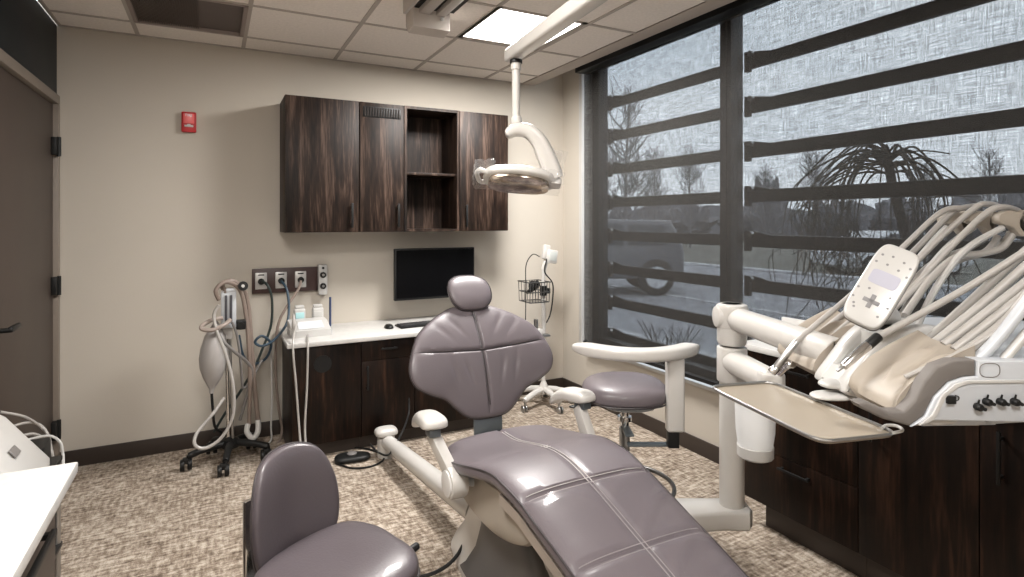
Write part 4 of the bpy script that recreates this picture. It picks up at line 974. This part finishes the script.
# handpiece pulled across the far bay down towards the tray
hp = lp_cyl('handpiece', (775, 369, 1.86), (797, 341, 1.86), .012, .010, STEEL); lp_cyl('handpiece_head', (771, 373, 1.86), (777, 367, 1.86), .014, .013, CHROME, hp)
b = B(); tube(b, [Lp(*p) for p in ((796, 342, 1.86), (812, 328, 1.87), (850, 296, 1.88), (900, 250, 1.88), (940, 213, 1.87), (962, 208, 1.86))], .009, 10); obj('hose', b, HOSE, hp)

# ================================================================ RIGHT COUNTER
RX = 2.37
def rcab(label, y0, y1, parts, toe0):
    t = thing('counter_cabinet', label, 'cabinet', (RX, (y0+y1)/2, 0)); h = (y1-y0)/2
    b = B(); box(b, .02, .325, -h+.001, h-.001, .13, .868, .001); obj('body', b, WALNUT2, t)
    b = B(); box(b, .06, .325, -h+.001, h-toe0, 0, .129); obj('toe_kick', b, BASEB, t)
    for kind, z0, z1 in parts:
        b = B(); box(b, 0, .019, -h+.002, h-.002, z0+.002, z1-.002, .001); d = obj(kind, b, WALNUT2, t)
        b = B()
        if kind == 'drawer': zc = z1-.05; box(b, -.03, -.02, -.08, .08, zc-.006, zc+.006, .003); box(b, -.022, 0, -.07, -.06, zc-.005, zc+.005); box(b, -.022, 0, .06, .07, zc-.005, zc+.005)
        else: box(b, -.03, -.02, h-.07, h-.058, .62, .80, .003); box(b, -.022, 0, h-.069, h-.059, .64, .65); box(b, -.022, 0, h-.069, h-.059, .77, .78)
        obj('handle', b, BLACK, d)
rcab('dark walnut three-drawer counter cabinet below the tray', 1.445, 2.02, (('drawer', .13, .40), ('drawer', .40, .64), ('drawer', .64, .865)), .08)
rcab('dark walnut counter cabinet below the delivery unit head', 1.02, 1.445, (('door', .13, .865),), 0)
rcab('dark walnut counter cabinet at right edge of the view', .45, 1.02, (('door', .13, .865),), 0)
b = B(); box(b, RX-.025, 2.68, -.3, 2.045, .87, .90, .004); tag(obj('countertop', b, QUARTZ), 'white countertop under the window behind delivery unit', 'countertop')
b = B(); box(b, 2.682, 2.70, -.3, 2.045, .87, 1.0, .003); tag(obj('backsplash', b, QUARTZ), 'low white backsplash along the window countertop', 'backsplash')

# ================================================================ LEFT COUNTER
b = B(); prism(b, [(XL+.002, -.6), (-.306, -.6), (-.306, 1.80), (XL+.002, 1.80)], .87, .90, 'z', .004); tag(obj('countertop', b, QUARTZ), 'white countertop corner at bottom left', 'countertop')
for y0, y1, lab in ((1.12, 1.77, 'brown cabinet under the bottom left countertop corner'), (-.6, 1.12, 'brown cabinet under the bottom left countertop beside the camera')):
    t = thing('counter_cabinet', lab, 'cabinet', (-.345, (y0+y1)/2, 0)); h = (y1-y0)/2
    b = B(); box(b, XL+.345+.016, -.02, -h+.001, h-.001, .10, .868, .001); obj('body', b, DOORM, t)
    b = B(); box(b, XL+.345+.016, -.07, -h+.001, h-.001, 0, .099); obj('toe_kick', b, BASEB, t)
    for z0, z1 in ((.10, .36), (.36, .62), (.62, .865)):
        b = B(); box(b, -.02, 0, -h+.003, h-.003, z0+.002, z1-.002, .001); d = obj('drawer', b, DOORM, t)
        b = B(); zc = z1-.06; box(b, .018, .03, -.11, .19, zc-.008, zc+.008, .003); box(b, 0, .02, -.10, -.085, zc-.006, zc+.006); box(b, 0, .02, .165, .18, zc-.006, zc+.006); obj('handle', b, BLACK, d)
# machine on a low cart behind that counter
t = thing('utility_cart', 'low dark cart tucked behind the bottom left counter', 'cart', (-.67, 2.62, 0))
for z in (.53, .18): b = B(); box(b, -.15, .12, -.30, .32, z, z+.02, .004); obj('shelf', b, BLACK, t)
for sx in (-.135, .105):
    for sy in (-1, 1): b = B(); cyl(b, (sx, .01+sy*.29, 0), (sx, .01+sy*.29, .53), .012, n=12); obj('leg', b, STEEL, t)
t = thing('compressor_unit', 'white hooded machine with dark front behind left counter', 'machine', (-.655, 2.47, .615), 0)
b = B(); box(b, -.13, .09, -.12, .15, -.065, .0, .004); obj('foot', b, BLACK, t)
b = B(); prism(b, [(-.12, .02), (-.12, .205), (-.02, .215), (.0, .20), (.125, .03), (.125, .0), (.09, .0), (-.02, .155), (-.09, .16), (-.09, .02)], -.14, .17, 'y', .010, 3); obj('hood', b, WHITE, t)
b = B(); prism(b, [(-.095, .0), (-.095, .16), (-.02, .155), (.088, .0)], -.125, .155, 'y', .004); obj('body', b, BLACK, t)
b = B(); box(b, -.016, .016, -.03, .03, 0, .006, .003, M4=Matrix.Translation((.062, .0, .122))@Matrix.Rotation(R(54), 4, 'Y')); obj('button', b, HOSED, t)
t = thing('cable_bin', 'small dark bin behind the white hooded machine', 'bin', (-.625, 2.80, .55), 0)
b = B(); prism(b, superell(.055, .08, 5, 32), 0, .10, 'z', .006); obj('body', b, BLACK, t)
for k, (lab, pts) in enumerate((('uppermost pale cable arching over the machine behind left counter', [(0, 412, 2.5), (25, 417, 2.6), (42, 428, 2.7), (50, 440, 2.7), (49, 460, 2.65)]),
    ('thin pale cable, second arch over the machine behind left counter', [(8, 428, 2.5), (25, 423, 2.6), (38, 424, 2.7), (47, 433, 2.7), (52, 452, 2.7), (55, 466, 2.65)]),
    ('white cable bending down furthest right behind left counter', [(22, 442, 2.5), (35, 438, 2.6), (50, 436, 2.7), (60, 442, 2.7), (63, 455, 2.7), (63, 468, 2.65)]),
    ('short pale cable low over the dark bin behind left counter', [(20, 436, 2.6), (34, 434, 2.65), (45, 440, 2.7), (52, 455, 2.7), (54, 468, 2.65)]))):
    b = B(); tube(b, [at(u, v, d=d) for u, v, d in pts], .006, 8)
    tag(obj('lead', b, [HOSE, HOSE, WHITE, HOSE][k]), lab, 'cable', 'cables behind the left counter')

# ================================================================ EXAM LIGHT
LP = wd(.0155, 2.20)
t = thing('exam_light', 'white dental exam light hanging from a ceiling arm', 'exam light', (LP.x, LP.y, 2.70), -YAW)
def G(r, d, z): return Vector((r-.0155, d-2.20, z-2.70))
b = B(); p0 = G(-.008, 2.25, 2.155); p1 = G(.39, 1.25, 2.15)
dd = (p1-p0).normalized(); sd_ = dd.cross(Vector((0, 0, 1))).normalized(); M6 = Matrix(((sd_.x, dd.x, 0, p0.x), (sd_.y, dd.y, 0, p0.y), (0, 0, 1, p0.z), (0, 0, 0, 1)))
box(b, -.027, .027, 0, (p1-p0).length, -.026, .026, .011, 3, M6); obj('beam', b, WHITEM, t)
b = B(); cyl(b, p1+Vector((0, -.0, -.03)), p1+Vector((0, 0, .555)), .035, n=24); cyl(b, p1+Vector((0, 0, .525)), p1+Vector((0, 0, .549)), .09, n=30, bev=.006); obj('ceiling_post', b, WHITEM, t)
b = B(); cyl(b, G(.0155, 2.20, 2.10), G(.0155, 2.20, 1.90), .0155, n=20); cyl(b, G(.0155, 2.20, 2.09), G(.0155, 2.20, 2.125), .02, n=20); obj('drop_tube', b, WHITEM, t)
b = B(); cyl(b, G(.0155, 2.20, 2.128), G(.0155, 2.20, 2.115), .024, n=20); obj('collar', b, BLACK, t)
b = B(); cyl(b, G(.02, 2.20, 1.865), G(.0155, 2.20, 1.91), .021, n=20, bev=.003); obj('swivel', b, WHITEM, t)
# yoke: flat section arm curving over and down
yk = [(-.022, 1.838, .006), (-.016, 1.842, .020), (.01, 1.858, .026), (.06, 1.855, .030), (.10, 1.82, .034), (.125, 1.77, .038), (.15, 1.71, .040), (.165, 1.672, .036)]
tb = bmesh.new(); rr = []; ps = spline([(r, z, w) for r, z, w in yk], 6)
for i, p in enumerate(ps):
    q = (ps[min(i+1, len(ps)-1)]-ps[max(i-1, 0)]); q = Vector((q.x, q.y)).normalized(); nx, nz = -q.y, q.x
    rr.append([tb.verts.new(G(p.x+nx*a*p.z*.9, 2.20+c*.04, p.y+nz*a*p.z*.9)) for a, c in superell(1, 1, 3.4, 24)])
for i in range(len(rr)-1):
    for k in range(24): tb.faces.new((rr[i][k], rr[i][(k+1) % 24], rr[i+1][(k+1) % 24], rr[i+1][k]))
tb.faces.new(rr[0][::-1]); tb.faces.new(rr[-1]); bmesh.ops.recalc_face_normals(tb, faces=tb.faces[:]); b = B(); merge(b, tb); obj('yoke', b, WHITEM, t)
hc = G(.02, 2.19, 1.668); HM = Matrix.Translation(hc)@Matrix.Rotation(R(5), 4, 'Y')@Matrix.Rotation(R(-27), 4, 'X')@Matrix.Scale(.82, 4)
hol = smooth2d([(-.15, -.05), (-.10, -.085), (.02, -.10), (.12, -.08), (.17, -.04), (.175, .04), (.12, .08), (0, .09), (-.10, .08), (-.155, .045)], 5)
b = B(); pad(b, hol, .075, 3, 12, M4=HM, bot=.55); lh = obj('lamp_head', b, WHITEM, t)
b = B(); prism(b, [(x*.84, y*.84) for x, y in hol], -.034, -.018, 'z', .004, 2, HM); obj('reflector', b, REFL, lh)
b = B(); tube(b, [HM@Vector(p) for p in ((-.14, -.04, .0), (-.175, -.05, .005), (-.19, .0, .012), (-.175, .05, .005), (-.14, .045, 0))], .009, 10); obj('handle', b, WHITEM, lh)
b = B(); box(b, .15, .205, -.03, .03, -.02, .02, .01, M4=HM); obj('handle', b, WHITEM, lh)
# crumpled clear sleeves
def film(bm, quad, n=10, amp=.01, seed=1):
    rn = random.Random(seed); a, b_, c, d = [Vector(q) for q in quad]; tb = bmesh.new(); G_ = []
    for i in range(n+1):
        for j in range(n+1):
            u, v = i/n, j/n; p = a.lerp(b_, u).lerp(d.lerp(c, u), v); G_.append(tb.verts.new(p+Vector((rn.uniform(-amp, amp), rn.uniform(-amp, amp), rn.uniform(-amp, amp)))))
    for i in range(n):
        for j in range(n): k = i*(n+1)+j; tb.faces.new((G_[k], G_[k+1], G_[k+n+2], G_[k+n+1]))
    merge(bm, tb)
b = B(); film(b, (G(.11, 2.22, 1.81), G(.215, 2.22, 1.775), G(.19, 2.18, 1.69), G(.16, 2.18, 1.68)), 5, .004); film(b, (G(.105, 2.24, 1.80), G(.20, 2.26, 1.78), G(.18, 2.24, 1.68), G(.15, 2.22, 1.68)), 5, .004, 2)
obj('yoke_film', b, WRAP, t, ang=15)
b = B(); film(b, (HM@Vector((-.20, -.07, .045)), HM@Vector((-.11, -.085, .05)), HM@Vector((-.11, -.08, -.03)), HM@Vector((-.20, -.06, -.03))), 6, .006, 3)
film(b, (HM@Vector((-.21, .05, .05)), HM@Vector((-.20, -.07, .045)), HM@Vector((-.20, -.06, -.03)), HM@Vector((-.205, .05, -.03))), 5, .005, 4)
film(b, (HM@Vector((-.20, -.06, -.032)), HM@Vector((.20, -.06, -.036)), HM@Vector((.20, .06, -.036)), HM@Vector((-.20, .06, -.032))), 8, .003, 5)
film(b, (HM@Vector((.14, -.07, .03)), HM@Vector((.215, -.05, .03)), HM@Vector((.215, -.05, -.035)), HM@Vector((.14, -.07, -.035))), 5, .004, 6)
obj('head_film', b, WRAP, lh, ang=15)

# ================================================================ OUTSIDE
GZ = -.20
b = B(); box(b, 3.0, 140, -60, 140, GZ-.2, GZ); struct('floor_outside', b, ASPH, label='grey parking lot outside').name = 'ground'
def strip(name, x0, x1, y0, y1, mat, h=.02, lab=''):
    b = B(); box(b, x0, x1, y0, y1, GZ, GZ+h, .01); struct(name, b, mat, label=lab)
strip('trim_6', 3.3, 4.3, -10, 30, GRASS, .03, 'planting strip along the building')
strip('trim_7', 4.4, 5.6, -10, 40, PALE, .04, 'pale concrete walk outside the window')
strip('trim_8', 9.2, 9.35, -10, 40, PALE, .02, 'pale kerb line across the lot')
strip('trim_9', 17, 40, -40, 80, GRASS, .03, 'far grass verge')
strip('trim_10', 16.4, 16.8, -40, 80, PALE, .08, 'far kerb')
def wheel(bm, x, y, r, w=.2):
    cyl(bm, (x, y-w/2, r), (x, y+w/2, r), r, n=28, bev=.03)
def car(name, label, loc, rz, prof, win, ww, mat, wb, wr):
    t = thing(name, label, 'car', loc, rz); b = B(); prism(b, prof, -.88, .88, 'y', .09, 3); obj('body', b, mat, t)
    b = B()
    for w in win:
        prism(b, w, -.895, .895, 'y', .01)
    obj('window', b, CARW, t)
    for x in wb:
        for s in (-1, 1):
            b = B(); wheel(b, x, s*.80, wr); wh = obj('wheel', b, TYRE, t); b = B(); cyl(b, (x, s*.905-.02, wr), (x, s*.905+.02, wr), wr*.6, n=20); obj('hubcap', b, CARS, wh)
suv = [(-2.3, .45), (-2.3, 1.05), (-2.2, 1.35), (-2.0, 1.72), (-.2, 1.76), (.25, 1.70), (.95, 1.20), (2.0, 1.08), (2.3, .95), (2.35, .5), (2.2, .38), (-2.2, .38)]
c = wd(1.66, 14.0); car('parked_suv', 'grey four-wheel-drive car parked outside beyond corner window bay', (c.x, c.y, GZ), PI-YAW, suv,
    [[(-1.9, 1.15), (-1.8, 1.6), (-1.0, 1.63), (-1.0, 1.15)], [(-.9, 1.15), (-.9, 1.63), (-.1, 1.63), (-.05, 1.15)], [(.05, 1.15), (.0, 1.62), (.2, 1.60), (.75, 1.18)]], 0, CARG, (-1.65, 1.45), .42)
sed = [(-2.2, .35), (-2.25, .75), (-2.0, .92), (-1.4, .98), (-.8, 1.38), (.4, 1.40), (1.0, 1.0), (1.9, .88), (2.2, .7), (2.2, .35), (2.0, .25), (-2.0, .25)]
c = wd(12.2, 18.5); car('parked_sedan', 'silver car parked outside beyond the weeping tree', (c.x, c.y, GZ), -YAW+R(8), sed,
    [[(-1.25, 1.0), (-.75, 1.3), (-.2, 1.32), (-.2, 1.0)], [(-.12, 1.0), (-.12, 1.32), (.35, 1.32), (.85, 1.0)]], 0, CARS, (-1.4, 1.4), .33)
# weeping tree
TB = wd((905-512)/FOC*9.2, 9.2)
t = thing('weeping_tree', 'bare weeping tree with drooping branches outside window', 'tree', (TB.x, TB.y, GZ), -YAW)
rn = random.Random(11)
b = B(); tube(b, [(0.12, 0, 0), (.08, 0, .8), (.0, 0, 1.5), (-.18, 0, 2.2), (-.28, 0, 2.68), (-.36, 0, 2.86)], [.085]*8+[.08]*8+[.075]*8+[.07]*8+[.055]*8+[.03], 10); obj('trunk', b, BARK, t)
b = B()
for i in range(46):
    a = rn.uniform(0, 2*PI); Lr = rn.uniform(.3, 1.2); s0 = Vector((-.26, 0, rn.uniform(2.45, 2.85)))
    if i % 3 == 0: a = PI+rn.uniform(-.5, .5); Lr = rn.uniform(.9, 1.6)
    dx, dy = math.cos(a), math.sin(a); top = s0+Vector((dx*Lr*.4, dy*Lr*.4, rn.uniform(-.05, .28))); mid = s0+Vector((dx*Lr*.8, dy*Lr*.8, -.15-.1*Lr))
    end = s0+Vector((dx*Lr, dy*Lr, -rn.uniform(.8, 2.3))); e2 = end*.35+mid*.65+Vector((dx*.10, dy*.1, 0))
    pp = [s0, top, mid, e2, end]; n = len(spline(pp, 6)); tube(b, pp, [.016*(1-k/n)+.005 for k in range(n)], 5, 6)
    for j in range(4):
        f = rn.uniform(.3, .9); base = mid.lerp(end, f); tube(b, [base, base+Vector((rn.uniform(-.25, .25), rn.uniform(-.2, .2), rn.uniform(-.5, -.1))), base+Vector((rn.uniform(-.3, .3), rn.uniform(-.2, .2), rn.uniform(-1.0, -.5)))], .007, 4, 4)
for (x, z, dx, dz) in ((-.2, 2.75, 1.0, .05), (-.25, 2.5, 1.2, -.15), (-.25, 2.6, -1.6, -.9), (.0, 2.0, 1.3, .1), (-.2, 2.3, 1.5, -.35)):
    tube(b, [(x, 0, z), (x+dx*.5, .05, z+dz*.3+.08), (x+dx, .1, z+dz)], .012, 5, 6)
obj('branches', b, BARK, t)
# shrub close to the window
c = at(668, 335, x=4.0); t = thing('bare_shrub', 'small bare shrub close outside the corner window bay', 'shrub', (c.x, c.y, GZ))
b = B()
for i in range(18):
    a = rn.uniform(0, 2*PI); l = rn.uniform(.15, .38); h = rn.uniform(.35, .8); tube(b, [(0, 0, 0), (math.cos(a)*l*.4, math.sin(a)*l*.4, h*.55), (math.cos(a)*l, math.sin(a)*l, h)], .004, 4, 5)
    for j in range(3): p = Vector((math.cos(a)*l*.6, math.sin(a)*l*.6, h*.65)); tube(b, [p, p+Vector((rn.uniform(-.12, .12), rn.uniform(-.12, .12),   .18))], .0025, 4, smooth=False)
obj('stems', b, BARK, t)
# far trees: bare spindly crowns in a row and a dense dark hedge line
def spindly(loc, H, w, n, seed, label, mat=TREES):
    r_ = random.Random(seed); t = thing('bare_tree', label, 'tree', loc, 0, 'bare trees across the parking lot'); b = B(); tube(b, [(0, 0, 0), (0, 0, H*.5), (r_.uniform(-.3, .3), 0, H*.95)], [H*.012]*8+[H*.007]*8+[.015], 6); obj('trunk', b, mat, t)
    b = B()
    for i in range(n):
        z = H*r_.uniform(.15, .9); a = r_.uniform(0, 2*PI); l = w*r_.uniform(.4, 1)*(1.1-z/H*.6); p = Vector((0, 0, z)); q = p+Vector((math.cos(a)*l, math.sin(a)*l, l*r_.uniform(.5, 1.3)))
        tube(b, [p, p.lerp(q, .5)+Vector((0, 0, -.1*l)), q], H*.0032, 4, 4)
        for j in range(4):
            s0 = p.lerp(q, r_.uniform(.35, 1)); tube(b, [s0, s0+Vector((r_.uniform(-.35, .35)*w, r_.uniform(-.35, .35)*w, r_.uniform(.1, .6)*w))], H*.002, 3, smooth=False)
    obj('branches', b, mat, t)
def blob(loc, rx, rz, seed, label, nm='evergreen_tree'):
    r_ = random.Random(seed); t = bmesh.new(); bmesh.ops.create_icosphere(t, subdivisions=4, radius=1)
    for v in t.verts:
        n = v.co.normalized(); k = 1+.16*math.sin(7*n.x+seed)*math.sin(6*n.y+seed*2)+.12*math.sin(13*n.z+seed)+r_.uniform(-.09, .09)
        cone = 1-.45*max(0, n.z)
        v.co = Vector((n.x*rx*k*cone, n.y*rx*k*cone, (n.z*.5+.5)*rz*k))
    o = link(nm, bpy.data.meshes.new(nm), TREES); t.to_mesh(o.data); t.free(); o.location = loc; tag(o, label, 'tree', 'leafy trees across the parking lot')
ORD = ['leftmost', 'second from left', 'third from left', 'fourth from left', 'fifth from left', 'sixth from left', 'seventh from left', 'eighth from left', 'ninth from left']
for k, (u, H, D) in enumerate(((598, 6, 36), (626, 9, 32), (655, 6.5, 38), (690, 6.2, 36), (765, 5.2, 37), (815, 6.2, 36), (925, 5.6, 37), (990, 6.4, 36))):
    p = wd((u-512)/FOC*D, D, GZ); spindly(p, H, H*.22, 80, k+1, 'bare grey tree across the parking lot, '+ORD[k])
for k, (u, rx, rz) in enumerate(((566, 2.0, 3.2), (622, 2.2, 3.0), (684, 2.3, 3.4), (744, 1.9, 3.0), (768, 1.3, 4.8), (835, 2.3, 3.4), (898, 2.2, 3.6), (965, 2.3, 3.6), (1030, 2.4, 5.0))):
    D = 50 if k != 4 else 45; p = wd((u-512)/FOC*D, D, GZ); blob(p, rx, rz, k+1, 'dense grey-green tree across the parking lot, '+ORD[k])
p = wd(0, 62, GZ); top_ = [(x*.9-60, 3.0+.45*math.sin(x*.31)+.3*math.sin(x*.83+1)+rn.uniform(-.22, .22)) for x in range(0, 168)]
b = B(); prism(b, [(-60, 0)]+top_+[(90.3, 0)], -1, 1, 'y', 0, 2, Matrix.Translation(p)@Matrix.Rotation(-YAW, 4, 'Z'))
o = obj('distant_ridge', b, TREES); o['kind'] = 'structure'; o['label'] = 'low wooded rise on the horizon'
print('objects', len(bpy.data.objects))
